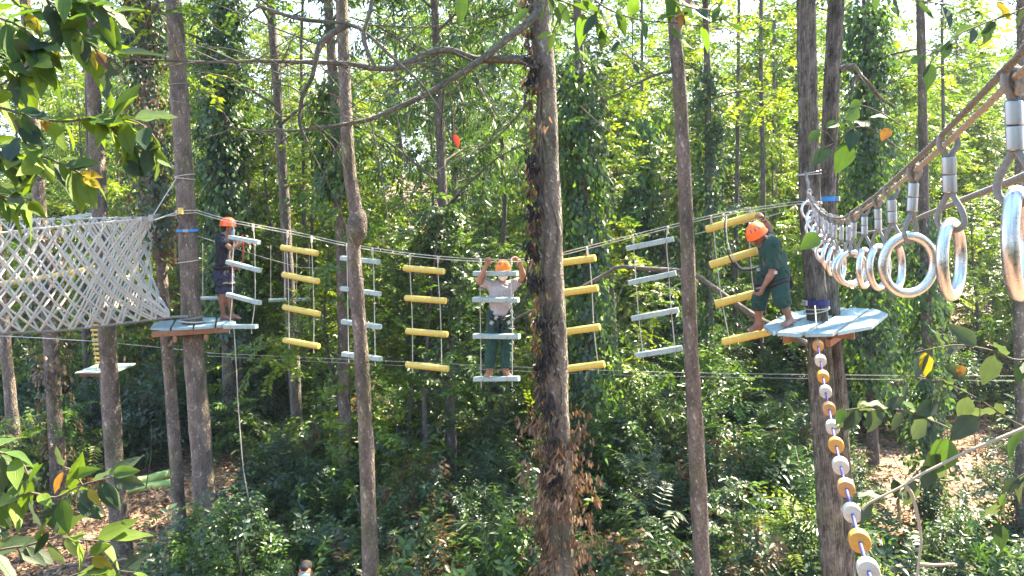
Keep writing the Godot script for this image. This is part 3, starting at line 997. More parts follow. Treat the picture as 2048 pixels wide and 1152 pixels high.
	for e in rows:
		var d: float = e[2]
		var t := tree("forest_tree", e[0], e[1], d, e[3], e[5], e[4], "trunks of the wood behind the course", 14.0 + 0.12 * d)
		T[e[0]] = t
	climber(T["slim trunk with a sunlit side rising left of the small platform tree"], 5.6, 13.0, 0.42, 560, [5, 5, 3, 3, 0], "ivy", 0.85)
	climber(T["ivy wrapped dark trunk between the net and the first pale ladder"], 3.0, 13.5, 0.55, 620, [0, 1, 3], "ivy", 1.5)
	climber(T["trunk cloaked in dark climbers just right of the middle tree"], 0.5, 9.2, 0.45, 560, [3, 0, 1], "ivy", 1.25)
	climber(T["dark trunk rising behind the second yellow ladder"], 3.5, 6.5, 0.3, 170, [0, 3], "ivy", 1.1)
	climber(T["grey lichen trunk with broken climber behind the lichen spotted tree"], 3.5, 9.5, 0.18, 150, [0, 3], "ivy", 1.0)
	climber(T["slim dark pole tree standing in the bright gap"], 4.5, 9.5, 0.7, 200, [0, 1], "ivy", 1.8)
	climber(T["dark reddish trunk standing in shade below the net"], 0.5, 6.0, 0.2, 90, [0, 5], "ivy", 1.0)
	climber(T["shaded trunk directly beyond the twin trunks, above the blue platform"], 1.5, 11.0, 0.6, 400, [0, 1, 3], "ivy", 1.4)
	climber(T["grey trunk behind the steel rings"], 0.5, 6.0, 0.25, 140, [0, 3], "ivy", 1.1)
	climber(T["reddish trunk showing just left of the burl tree"], 6.6, 9.0, 0.35, 110, [0, 1], "ivy", 1.2)


func build_wood() -> void:
	# understory trees
	for i in 84:
		var z := -lerpf(15.5, 33.0, pow((i + rng.randf()) / 84.0, 0.9))
		var half := -z * 0.70 + 1.0
		var x := rng.randf_range(-half, half)
		if x < -4.0 and z > -20.5:
			z -= 5.0
		if x > 5.5 and z > -21.5:
			z -= 6.0
		var right := clampf(x / half, -1, 1)
		var h := rng.randf_range(4.5, 11.5) - 2.2 * right - (2.5 if z > -18.0 else 0.0)
		var tones: Array = [[0, 1], [1, 3], [1, 2], [1, 2, 2], [2, 2, 1]][rng.randi() % 5]
		var kind: String = ["broad", "broad", "narrow"][rng.randi() % 3]
		var how := ("low" if h < 5.5 else ("tall" if h > 8.5 else "slender")) + (" fine leaved" if kind == "narrow" else " broad leaved")
		bush_tree("understory_tree", "%s understory tree, %s%s" % [how, whereabouts(Vector3(x, 0, z), h, tones), ", close by" if z > -20.0 else (", farther back" if z < -27.0 else "")], x, z, h, 1.5 + 0.02 * -z, int(9.0 + h), tones, kind, "understory trees behind the course", 13, 0.2, 1.0 + 0.012 * (-z - 15.0))
	# taller slender trees closing the wood behind
	for i in 72:
		var z := -lerpf(31.0, 56.0, (i + rng.randf()) / 72.0)
		var half := -z * 0.70 + 1.0
		var x := rng.randf_range(-half, half)
		var right := clampf(x / half, -1, 1)
		var tones: Array = [[1, 2], [2, 2, 1], [2, 1, 0]][rng.randi() % 3]
		var h := rng.randf_range(11.0, 19.0) - 3.0 * maxf(right, 0.0)
		bush_tree("background_tree", "%s backlit far tree, %s%s" % ["tall" if h > 15.0 else "mid height", whereabouts(Vector3(x, 2, z), h, tones), "" if z > -44.0 else ", among the farthest"], x, z, h, 2.8, 26, tones, "broad", "backlit trees far behind", 10, 0.18, 1.9)
	# trees behind the viewer shade the course from the open sky there
	for i in 13:
		var a := lerpf(-0.15, PI + 0.15, (i + 0.5 * rng.randf()) / 13.0)
		var dist := rng.randf_range(6.5, 13.0)
		bush_tree("canopy_tree", "tall tree standing behind the viewer, outside the picture", cos(a) * dist, sin(a) * dist + 1.0, rng.randf_range(12.0, 17.0), 3.4, 20, [0, 1], "broad", "trees behind the viewer", 7, 0.35, 2.2)
	# undergrowth: shrubs of a few kinds that run into one another, and dead sticks among them
	var kinds := ["whorl", "broad", "frond", "narrow"]
	var beds := {}
	for k in kinds:
		beds[k] = Spread.new()
	var sticks := Geo.new()
	for i in 900:
		var z := -lerpf(10.0, 46.0, pow(rng.randf(), 1.5))
		var half := -z * 0.72 + 1.5
		var x := rng.randf_range(-half, half)
		var clear := x < -5.5 and x > -10.0 and z > -19.0 and z < -9.0 and rng.randf() < 0.985
		clear = clear or (x > 7.0 and x < 12.0 and z > -20.5 and z < -14.0 and rng.randf() < 0.9)
		clear = clear or (z > -11.5 and absf(x) < 6.0 and rng.randf() < 0.4)
		var c := Vector3(x, ground(x, z), z)
		if i % 3 == 0 and z > -24.0:
			var lean := Vector3(rng.randfn(0, 0.35), 1.0, rng.randfn(0, 0.35)).normalized() * rng.randf_range(0.6, 2.6)
			var st := curve([c - Vector3(0, 0.1, 0), c + lean * 0.5 + Vector3(rng.randfn(0, 0.08), 0, rng.randfn(0, 0.08)), c + lean], 0.4)
			sticks.tube(st, taper(st, rng.randf_range(0.006, 0.016), 0.003), 5, false, Color(1, 1, 1) * rng.randf_range(0.7, 2.2))
		if clear:
			continue
		var kind: String = kinds[[0, 0, 0, 1, 1, 2, 3][rng.randi() % 7]]
		var h := rng.randf_range(0.5, 2.3) * (0.5 if x > 4.8 and z > -13.5 else 1.0)
		var w := rng.randf_range(0.45, 1.2)
		var tones: Array = [[0, 0, 3], [0, 1, 3], [3, 3, 0], [3, 0, 1], [1, 0, 2], [0, 3, 5], [3, 3, 3]][rng.randi() % 7]
		var size := rng.randf_range(0.55, 1.35)
		for k in int(46.0 * w * (0.5 + h) / pow(size, 1.3)):
			var a := rng.randf() * TAU
			var u := pow(rng.randf(), 0.6)
			var y := h * sqrt(maxf(0.0, 1.0 - u * u)) * rng.randf_range(0.45, 1.0)
			put_sprig(beds[kind], c + Vector3(cos(a) * u * w, y - 0.1, sin(a) * u * w), rng.randf() * TAU, rng.randfn(0, 0.5), size * rng.randf_range(0.75, 1.25) * (1.0 + 0.015 * (-z - 12.0)), shade(tones[rng.randi() % tones.size()]))
	for k in kinds:
		var o := sprigs("undergrowth", beds[k], SP[k], M.leaf, self)
		tag(o, {"whorl": "dense shrubs with whorled glossy leaves covering the slope", "broad": "oval leaved scrub growing among the shrubs on the slope", "frond": "ferny fronds growing low among the shrubs", "narrow": "fine leaved drooping scrub among the shrubs"}[k], "undergrowth", "", "stuff")
	var sk := part("dead_sticks", sticks.mesh(Vector3.ZERO, true), M.dead_wood, self)
	tag(sk, "thin dead sticks and bare stems standing in the undergrowth", "sticks", "", "stuff")
	# the wood beyond, one mass of leaves
	var far := Spread.new()
	var gap := FastNoiseLite.new()
	gap.seed = 77
	gap.frequency = 0.09
	for i in 30000:
		var z := -rng.randf_range(46.0, 74.0)
		var x := rng.randf_range(-1.0, 1.0) * (-z * 0.72)
		var y := ground(x, z) + 23.0 * pow(rng.randf(), 1.2)
		if gap.get_noise_3d(x, y * 1.3, z) + 0.05 - y * 0.016 < -0.10:
			continue
		put_sprig(far, Vector3(x, y, z), rng.randf() * TAU, rng.randfn(0, 0.5), rng.randf_range(2.0, 3.4), shade([0, 1, 2, 2][rng.randi() % 4]))
	var o := sprigs("distant_wood", far, SP.broad, M.leaf, self)
	tag(o, "hazy mass of far foliage closing the view", "wood", "", "stuff")


# ------------------------------------------------------------------ the rope course
func along(px: float) -> float:
	# depth of the ladder line under a picture column
	return 1.0 / lerpf(1.0 / 13.2, 1.0 / 9.1, (px - 380.0) / 1260.0)


func rope_part(called: String, pts: Array, r: float, m: Material, parent: Node3D, sides := 7, step := 0.2) -> MeshInstance3D:
	var g := Geo.new()
	g.tube(curve(pts, step), r, sides, true, Color.WHITE, 0.06)
	return geo_part(called, g, m, parent)


func on_plane(px: float, py: float, y: float) -> Vector3:
	var d := P(px, py, 1.0) - EYE
	return EYE + d * ((y - EYE.y) / d.y)


func band(t: Dictionary, y: float, extra: float, r: float, m: Material, parent: Node3D, called: String, slope := 0.0) -> void:
	# a rope or cable wound once round a trunk
	var q := at_height(t, y)
	var line: PackedVector3Array = []
	for i in 29:
		var a := TAU * i / 28.0
		line.append(q.p + Vector3(cos(a), 0, sin(a)) * (q.r * 1.06 + extra) + Vector3(0, slope * cos(a), 0))
	var g := Geo.new()
	g.tube(line, r, 6, false, Color.WHITE, 0.06)
	geo_part(called, g, m, parent)


func strap(called: String, label: String, t: Dictionary, y: float, high: float, m: Material, buckle: float) -> void:
	var q := at_height(t, y)
	var o := thing(called, label, "strap", q.p)
	var g := Geo.new()
	var r: float = q.r * 1.07 + 0.008
	g.lathe(Transform3D(Basis.IDENTITY, q.p), [Vector2(r - 0.006, -high), Vector2(r, -high), Vector2(r, high), Vector2(r - 0.006, high)], 30)
	geo_part("band", g, m, o)
	var b := Geo.new()
	b.box(Transform3D(Basis(Vector3.UP, -buckle + PI / 2), q.p + Vector3(cos(buckle), 0, sin(buckle)) * (r + 0.012)), Vector3(0.08, minf(high * 2.4, 0.06), 0.03), 0.006)
	geo_part("buckle", b, M.alloy, o)


func platform(called: String, label: String, outline: Array, y: float, along_dir: Vector2, wide: float, centre: Vector3) -> Node3D:
	var o := thing(called, label, "platform", Vector3(centre.x, y, centre.z))
	var poly := PackedVector2Array()
	for e in outline:
		var p := on_plane(e[0], e[1], y)
		poly.append(Vector2(p.x - centre.x, p.z - centre.z))
	var u := along_dir.normalized()
	var w := Vector2(-u.y, u.x)
	var lo := 1e9
	var hi := -1e9
	for p in poly:
		lo = minf(lo, p.dot(w))
		hi = maxf(hi, p.dot(w))
	var n := int(round((hi - lo) / wide))
	for i in n:
		var a := lerpf(lo, hi, float(i) / n) + 0.018
		var b := lerpf(lo, hi, float(i + 1) / n) - 0.018
		var strip := PackedVector2Array([w * a - u * 4.0, w * b - u * 4.0, w * b + u * 4.0, w * a + u * 4.0])
		for piece in Geometry2D.intersect_polygons(poly, strip):
			var g := Geo.new()
			var lift := rng.randfn(0, 0.002)
			g.slab(piece, -0.036 + lift, lift)
			var m := part("plank", g.mesh(), M.blue_paint, o)
			m.rotation.z = rng.randfn(0, 0.002)
	for k in [-0.42, 0.42]:
		var g := Geo.new()
		var c := Vector3(u.x * k, -0.085, u.y * k)
		var basis_ := Basis(Vector3(w.x, 0, w.y), Vector3.UP, Vector3(w.x, 0, w.y).cross(Vector3.UP))
		g.box(Transform3D(basis_, c), Vector3((hi - lo) * 0.86, 0.09, 0.055), 0.004)
		part("joist", g.mesh(), M.joist, o)
	for k in [-0.24, 0.24]:
		var g := Geo.new()
		var c := Vector3(w.x * k, -0.175, w.y * k)
		var basis_ := Basis(Vector3(u.x, 0, u.y), Vector3.UP, Vector3(u.x, 0, u.y).cross(Vector3.UP))
		g.box(Transform3D(basis_, c), Vector3(1.15, 0.085, 0.055), 0.004)
		part("bearer", g.mesh(), M.joist, o)
	return o


func ladder(label: String, rungs: Array, round_: bool, top: Array) -> void:
	# rungs: picture ends of each rung; top: picture points where the two ropes meet the cable
	var first := P(rungs[0][0], rungs[0][1], along(rungs[0][0]))
	var o := thing("swing_ladder", label, "ladder", first, "swinging ladders hung along the course")
	var left: Array = [P(top[0][0], top[0][1], along(top[0][0]))]
	var right: Array = [P(top[1][0], top[1][1], along(top[1][0]))]
	for e in rungs:
		var a := P(e[0], e[1], along(e[0]))
		var b := P(e[2], e[3], along(e[2]))
		var x := (b - a).normalized()
		var z := x.cross(Vector3.UP).normalized()
		var basis_ := Basis(x, z.cross(x), z).rotated(x, rng.randfn(0, 0.06))
		var g := Geo.new()
		if round_:
			var r := 0.048
			var len_ := (b - a).length() / 2
			g.lathe(Transform3D(Basis(basis_.y, basis_.x, -basis_.z), (a + b) / 2), [Vector2(0, -len_), Vector2(r - 0.006, -len_), Vector2(r, -len_ + 0.006), Vector2(r, len_ - 0.006), Vector2(r - 0.006, len_), Vector2(0, len_)], 22)
		else:
			g.box(Transform3D(basis_, (a + b) / 2), Vector3((b - a).length(), 0.068, 0.09), 0.008)
		geo_part("rung", g, M.rung_yellow if round_ else M.rung_pale, o)
		left.append(a.lerp(b, 0.15))
		right.append(a.lerp(b, 0.85))
	for side in [left, right]:
		var end: Vector3 = side[side.size() - 1]
		side.append(end + Vector3(0, -0.12, 0))
		var rp := rope_part("rope", side, 0.0068, M.rope_white, o, 6)
		var k := Geo.new()
		for j in 3:
			k.torus(Transform3D(Basis(Vector3.UP, 1.2).rotated(Vector3.RIGHT, 0.3 * j), side[0] + Vector3(0, 0.012 - 0.03 * j, 0)), 0.02, 0.009, 12, 6)
		var kn := part("knot", k.mesh(o.position), M.rope_white, rp)
		kn.position = Vector3.ZERO


func build_course() -> void:
	var blue_y := P(1640, 640, 9.3).y
	var c := at_height(T.platform_r, blue_y)
	platform("tree_platform", "pale blue plank platform round the furrowed tree, brown beams below", [[1527, 651], [1545, 664], [1590, 668], [1667, 666], [1745, 652], [1778, 628], [1745, 617], [1700, 615], [1620, 617], [1570, 628]], blue_y, Vector2(0.565, -0.825), 0.30, c.p)
	var left_y := P(385, 647, 13.2).y
	var d := at_height(T.platform_l, left_y)
	platform("tree_platform", "small weathered blue platform beside the rope net, a person on it", [[299, 655], [308, 645], [336, 641], [409, 635], [441, 635], [474, 643], [470, 647], [441, 651], [403, 654], [369, 656], [330, 657]], left_y, Vector2(0.34, 0.94), 0.34, d.p)
	# main cables
	var span := [[388, 424], [460, 444], [600, 471], [700, 493], [850, 515], [1000, 524], [1090, 517], [1165, 500], [1300, 466], [1450, 430], [1612, 406]]
	for k in 2:
		var pts: Array = []
		for e in span:
			pts.append(P(e[0], e[1] - k * 5.0, along(e[0]) + k * 0.28))
		var o := rope_part("course_cable", pts, 0.0062, M.rope_white, self, 6)
		tag(o, ["sagging rope cable the swinging ladders hang from", "second sagging cable just behind the one carrying the ladders"][k], "cable", "cables of the ladder course")
	ladder("pale ladder in front of the person in navy clothes", [[460, 474, 518, 485], [455, 524, 520, 541], [455, 589, 520, 606], [450, 653, 513, 653]], false, [[466, 446], [506, 453]])
	ladder("yellow ladder nearest to the navy clothed person", [[563, 495, 635, 507], [566, 549, 637, 563], [567, 614, 639, 628], [568, 680, 638, 693]], true, [[575, 467], [623, 477]])
	ladder("pale ladder half hidden behind the burl tree", [[683, 516, 758, 524], [684, 577, 760, 588], [685, 643, 761, 654], [686, 708, 762, 718]], false, [[694, 492], [745, 501]])
	ladder("yellow ladder between the burl tree and the climber in grey", [[808, 536, 888, 543], [811, 596, 892, 602], [813, 662, 895, 669], [813, 729, 896, 738]], true, [[820, 512], [876, 517]])
	ladder("pale ladder on which the climber in a grey shirt stands", [[948, 547, 1035, 547], [947, 599, 1037, 600], [948, 672, 1039, 673], [949, 758, 1038, 757]], false, [[961, 523], [1023, 523]])
	ladder("yellow ladder hidden partly by the vine hung middle tree", [[1112, 527, 1191, 516], [1117, 587, 1196, 576], [1120, 665, 1200, 654], [1124, 739, 1209, 728]], true, [[1124, 510], [1174, 499]])
	ladder("pale ladder just before the lichen spotted trunk", [[1254, 497, 1347, 478], [1258, 566, 1352, 546], [1264, 637, 1357, 620], [1273, 711, 1364, 696]], false, [[1266, 475], [1335, 458]])
	ladder("yellow ladder gripped by the person in green", [[1412, 459, 1513, 430], [1420, 530, 1515, 501], [1431, 608, 1522, 584], [1445, 684, 1540, 663]], true, [[1422, 436], [1500, 420]])

	# lashings and straps on the platform trees
	var lash := thing("rope_lashing", "pale ropes wound round the small platform's trunk above the net", "rope", at_height(T.platform_l, P(370, 420, 13.2).y).p)
	for e in [[352, 0.03], [357, -0.02], [421, 0.0], [427, 0.01], [523, 0.02], [170, 0.02], [205, -0.03]]:
		band(T.platform_l, P(370, e[0], 13.2).y, 0.006, 0.008, M.rope_white if e[0] > 300 else M.rope_grey, lash, "turn", e[1])
	var bk := Geo.new()
	bk.box(Transform3D(Basis.IDENTITY, P(361, 422, 12.92)), Vector3(0.07, 0.11, 0.05), 0.008)
	geo_part("yellow_block", bk, M.rung_yellow, lash)
	var foot := thing("foot_lashing", "rope tied round the trunk's foot on the small platform", "rope", at_height(T.platform_l, left_y + 0.1).p)
	band(T.platform_l, left_y + 0.10, 0.012, 0.016, M.rope_grey, foot, "turn", 0.02)
	band(T.platform_l, left_y + 0.05, 0.015, 0.016, M.rope_white, foot, "turn", -0.02)
	strap("ratchet_strap", "bright blue strap round the small platform's trunk", T.platform_l, P(376, 461, 13.2).y, 0.022, M.blue_strap, 1.35)
	strap("ratchet_strap", "blue strap round the furrowed twin trunk behind the rings", T.twin, P(1650, 398, 9.75).y, 0.03, M.blue_strap, 0.6)
	strap("dark_strap", "navy strap round the furrowed trunk just above the blue platform", T.platform_r, P(1640, 604, 9.3).y, 0.035, M.navy_strap, 2.9)
	var wound := thing("cable_lashing", "thin cables wound round the furrowed trunk where the course ends", "cable", at_height(T.platform_r, P(1620, 345, 9.3).y).p)
	for e in [345, 349, 404, 408, 616, 621]:
		band(T.platform_r, P(1625, e, 9.3).y, 0.004, 0.007, M.rope_white if e > 600 else M.steel_cable, wound, "turn", rng.randfn(0, 0.02))

	build_net(left_y)

	# the foot rope strung with wooden discs
	var beads := [[1636, 688, 8.35], [1641, 718, 7.95], [1646, 750, 7.55], [1651, 780, 7.15], [1658, 814, 6.75], [1665, 851, 6.32], [1672, 887, 5.95], [1681, 928, 5.55], [1692, 972, 5.1], [1704, 1022, 4.65], [1719, 1078, 4.25], [1736, 1136, 3.85], [1756, 1202, 3.45]]
	var line: Array = [P(1630, 612, 9.0)]
	for e in beads:
		line.append(P(e[0], e[1] + 3, e[2]))
	line.append(P(1900, 1600, 2.2))
	var fr := thing("disc_rope", "foot rope strung with white and ochre wooden discs", "rope", P(1636, 688, 8.35))
	rope_part("rope", line, 0.008, M.rope_tan, fr)
	for i in beads.size():
		var p: Vector3 = line[i + 1]
		var ax: Vector3 = ((line[i + 2] as Vector3) - (line[i] as Vector3)).normalized()
		var s := ax.cross(Vector3.UP).normalized()
		var up := s.cross(ax)
		var g := Geo.new()
		var r := 0.056 * rng.randf_range(0.95, 1.05)
		var h := 0.042
		var wob := Basis(s, rng.randfn(0, 0.08))
		g.lathe(Transform3D(wob * Basis(s, ax, s.cross(ax)), p), [Vector2(0.008, -h), Vector2(r - 0.006, -h), Vector2(r, -h + 0.006), Vector2(r, h - 0.006), Vector2(r - 0.006, h), Vector2(0.008, h)], 28)
		geo_part("wooden_disc", g, [M.disc_tan, M.disc_white, M.disc_ochre, M.disc_white][i % 4], fr)
		if i < beads.size() - 1:
			var q: Vector3 = line[i + 2]
			rope_part("blue_sleeve", [p.lerp(q, 0.1), p.lerp(q, 0.55), p.lerp(q, 0.9)], 0.0105, M.blue_sleeve, fr, 10)


func build_net(deck: float) -> void:
	# a tunnel of two diamond nets that meet in a keel rope
	var o := thing("rope_net", "white rope cargo net bridge leading to the small platform", "net", P(345, 634, 12.9))
	var keel := [[-160, 672, 10.6], [0, 666, 11.3], [130, 660, 11.9], [250, 646, 12.5], [345, 634, 12.9]]
	for side in 2:
		var rail: Array = [[-160, 486, 10.3], [0, 466, 11.0], [100, 455, 11.5], [200, 446, 12.0], [306, 436, 12.55]] if side == 0 else [[-160, 446, 11.7], [0, 440, 12.4], [120, 438, 12.9], [220, 436, 13.3], [318, 434, 13.7]]
		var tp: Array = []
		for e in rail:
			tp.append(P(e[0], e[1], e[2]))
		var kp: Array = []
		for e in keel:
			kp.append(P(e[0], e[1], e[2]))
		var a := curve(tp, 0.05)
		var b := curve(kp, 0.05)
		var at := func(s: float, v: float) -> Vector3:
			# s along, v from the rail down to the keel
			var fa: float = clampf(s * 0.995, 0, 1) * (a.size() - 1)
			var fb: float = clampf(s * (1.0 if s < 0.8 else 1.0), 0, 1) * (b.size() - 1)
			var pa: Vector3 = a[int(fa)].lerp(a[mini(int(fa) + 1, a.size() - 1)], fa - int(fa))
			var pb: Vector3 = b[int(fb)].lerp(b[mini(int(fb) + 1, b.size() - 1)], fb - int(fb))
			var p := pa.lerp(pb, v)
			p.x -= 0.32 * sin(PI * v) * pow(clampf((s - 0.55) / 0.45, 0, 1), 2.0)      # the end pulls in
			p.z += (0.16 if side == 0 else -0.16) * sin(PI * v)
			p.y -= 0.05 * sin(PI * v)
			return p
		rope_part("top_rope", tp, 0.016, M.rope_white, o, 8)
		for dir in [1.0, -1.0]:
			for k in 24:
				var s0 := -0.28 + 1.56 * k / 23.0
				var run: Array = []
				for j in 15:
					var v := j / 14.0
					var s: float = s0 + dir * 0.34 * (v - 0.5) + 0.004 * rough.get_noise_2d(v * 9.0, k * 7.0 + dir * 40.0)
					if s > 1.0:
						s = 2.0 - s
					if s < 0.0:
						continue
					run.append(at.call(clampf(s, 0, 1), v))
				if run.size() < 4:
					continue
				rope_part("strand", run, 0.0175, M.rope_white, o, 6, 0.12)
		for k in 17:
			# loops that tie the net to the rail
			var p: Vector3 = at.call(0.05 + 0.93 * k / 16.0, 0.0)
			var g := Geo.new()
			for j in 4:
				g.torus(Transform3D(Basis(Vector3.UP, PI / 2 + rng.randfn(0, 0.2)), p + Vector3(rng.randfn(0, 0.012), -0.01, 0)), 0.03, 0.011, 14, 6)
			g.tube(curve([p, p + Vector3(0.02, -0.07, 0.03), p + Vector3(rng.randfn(0, 0.02), -0.17, 0.04)], 0.05), 0.010, 6, true, Color.WHITE, 0.06)
			g.tube(curve([p, p + Vector3(-0.03, -0.06, 0.04), p + Vector3(-0.03 + rng.randfn(0, 0.02), -0.14, 0.05)], 0.05), 0.010, 6, true, Color.WHITE, 0.06)
			geo_part("lashing", g, M.rope_white, o)
		if side == 0:
			rope_part("keel_rope", kp + [P(375, 633, 12.95)], 0.022, M.rope_grey, o, 8)
	# spreader and its stays
	var sp := Geo.new()
	var s0 := P(303, 436, 12.5)
	var s1 := P(318, 434, 13.72)
	sp.box(Transform3D(Basis((s1 - s0).normalized(), Vector3.UP, (s1 - s0).normalized().cross(Vector3.UP)), (s0 + s1) / 2), Vector3((s1 - s0).length() + 0.3, 0.11, 0.07), 0.01)
	geo_part("spreader", sp, M.grey_wood, o)
	rope_part("stay", [s0, P(352, 357, 13.0)], 0.008, M.rope_white, o)
	rope_part("stay", [s0 + Vector3(0, -0.05, 0), P(352, 425, 13.0)], 0.012, M.rope_white, o)
	rope_part("stay", [s1, P(352, 430, 13.2)], 0.010, M.rope_white, o)


func twisted(g: Geo, path: PackedVector3Array, r: float, pitch: float) -> void:
	for k in 3:
		var line: PackedVector3Array = []
		var s := 0.0
		for j in path.size():
			var t := (path[mini(j + 1, path.size() - 1)] - path[maxi(j - 1, 0)]).normalized()
			var a := t.cross(Vector3.UP).normalized()
			var b := a.cross(t)
			if j > 0:
				s += (path[j] - path[j - 1]).length()
			var w := TAU * (s / pitch + k / 3.0)
			line.append(path[j] + (a * cos(w) + b * sin(w)) * r * 0.72)
		g.tube(line, r * 0.50, 6, false, Color.WHITE, 0.05)


func build_rings() -> void:
	# the overhead rope sags from the furrowed tree towards the viewer
	var z0 := 9.15
	var pts: Array = []
	for e in [[1613, 345, 9.15], [1622, 392, 8.2], [1640, 420, 7.0], [1662, 436, 5.9], [1690, 440, 5.0], [1708, 431, 4.45], [1752, 403, 3.6], [1782, 380, 3.1], [1829, 342, 2.52], [1897, 283, 2.0], [2026, 160, 1.45], [2170, 20, 1.08]]:
		pts.append(P(e[0], e[1], e[2]))
	var path := curve(pts, 0.009)
	var rope := thing("ring_rope", "tan twisted rope pair carrying the row of steel rings", "rope", P(1640, 420, 7.0))
	var g := Geo.new()
	twisted(g, path, 0.0072, 0.034)
	geo_part("strand", g, M.rope_tan, rope)
	var off: PackedVector3Array = []
	for p in path:
		off.append(p + Vector3(-0.016, 0.014, -0.010))
	g = Geo.new()
	twisted(g, off, 0.0072, 0.034)
	geo_part("strand", g, M.rope_grey, rope)
	var grip := rope_part("hand_line", [P(1705, 468, 9.3), P(1780, 458, 6.5), P(1850, 430, 4.8), P(1930, 398, 3.6), P(2048, 352, 2.6), P(2200, 280, 1.9)], 0.014, M.rope_grey, self, 8)
	tag(grip, "thick grey hand line running behind the steel rings", "rope")
	var depths := [1.45, 2.0, 2.52, 3.1, 3.55, 4.0, 4.45, 4.8, 5.2, 5.6, 6.0, 6.4, 6.8, 7.2, 7.6, 8.0, 8.4, 8.75]
	var yaws := [82.0, 77.0, 38.0, 72.0, 66.0, 74.0, 40.0, 30.0, 78.0, 72.0, 62.0, 22.0, 66.0, 40.0, 70.0, 30.0, 60.0, 45.0]
	var says := ["largest steel ring, nearest to the viewer at the picture's edge", "second nearest steel ring, seen almost edge on", "third steel ring from the viewer, hanging face on as a full circle", "fourth steel ring from the viewer, turned edge on behind the full circle", "fifth steel ring from the viewer", "sixth steel ring from the viewer", "seventh steel ring from the viewer, face on in the middle of the row", "eighth steel ring from the viewer", "ninth steel ring from the viewer", "tenth steel ring from the viewer"]
	var tilt := 0.0
	var wire := Geo.new()
	# one hanger, its eye at the origin
	var eye_: Array = []
	for j in 15:
		var a := -PI / 2 + TAU * (j / 14.0)
		eye_.append(Vector3(0.026 * cos(a) * (1.0 if sin(a) > -0.4 else 0.75), 0.030 * sin(a) - 0.004, 0))
	eye_[0] = Vector3(0.005, -0.045, 0)
	eye_[14] = Vector3(-0.005, -0.045, 0)
	wire.tube(curve(eye_, 0.008), 0.0078, 9, false, Color.WHITE, 0.03)
	var eye_mesh := wire.mesh()
	wire = Geo.new()
	var loop: Array = [Vector3(0.004, -0.135, 0), Vector3(0.012, -0.150, 0.0), Vector3(0.030, -0.182, 0.0), Vector3(0.036, -0.210, 0), Vector3(0.026, -0.228, 0), Vector3(0.0, -0.236, 0), Vector3(-0.026, -0.228, 0), Vector3(-0.036, -0.210, 0), Vector3(-0.030, -0.182, 0), Vector3(-0.012, -0.150, 0), Vector3(-0.004, -0.135, 0)]
	wire.tube(curve(loop, 0.008), 0.0078, 9, false, Color.WHITE, 0.03)
	var loop_mesh := wire.mesh()
	var ferrules: Array = []
	for k in 2:
		var f := Geo.new()
		var y0 := -0.040 - 0.048 * k
		var prof := [Vector2(0.0, y0 - 0.047), Vector2(0.0165, y0 - 0.047), Vector2(0.0185, y0 - 0.044), Vector2(0.0185, y0 - 0.003), Vector2(0.0165, y0), Vector2(0.0, y0)]
		f.lathe(Transform3D(Basis.IDENTITY.scaled(Vector3(1.05, 1, 0.72)), Vector3.ZERO), prof, 8)
		ferrules.append(f.mesh())
	var tg := Geo.new()
	tg.torus(Transform3D.IDENTITY, 0.096, 0.0150, 60, 18)
	var ring_mesh := tg.mesh()
	for i in depths.size():
		var best := path[0]
		var miss := 1e9
		for p in path:
			var dd := absf(-(view.inverse() * (p - EYE)).z - depths[i])
			if dd < miss:
				miss = dd
				best = p
		var o := thing("steel_ring", says[i] if i < says.size() else ["eleventh", "twelfth", "thirteenth", "fourteenth", "fifteenth", "sixteenth", "seventeenth", "last"][i - 10] + " steel ring from the viewer, in the crowded far end of the row", "ring", best, "steel rings hung along the rope")
		o.rotation = Vector3(rng.randfn(0, 0.03), 0, rng.randfn(0, 0.03))
		var turn := rng.randf_range(-0.5, 0.5)
		var e := part("eye", eye_mesh, M.sling, o)
		e.rotation.y = 0.4 + turn
		for k in 2:
			var f := part("ferrule", ferrules[k], M.alloy, o)
			f.rotation.y = 0.3 + turn
		var l := part("sling", loop_mesh, M.sling, o)
		l.rotation.y = r_yaw(yaws[i], best) + PI / 2 * 0.8 if yaws[i] > 40.0 else r_yaw(yaws[i], best) + 0.4
		var r := part("ring", ring_mesh, M.steel, o)
		r.position = Vector3(0, -0.222 - 0.096 + 0.006, 0)
		r.rotation.y = deg_to_rad(yaws[i]) - atan2(best.x, -best.z)
		if i % 2 == 0:
			var k := Geo.new()
			for j in 3:
				k.torus(Transform3D(Basis(Vector3.UP, 1.3 + 0.4 * j), Vector3(0.0, -0.012 + 0.008 * j, 0.01)), 0.014, 0.007, 12, 7)
			part("whipping", k.mesh(), M.rope_tan, o)


func r_yaw(yaw: float, at: Vector3) -> float:
	return deg_to_rad(yaw) - atan2(at.x, -at.z)


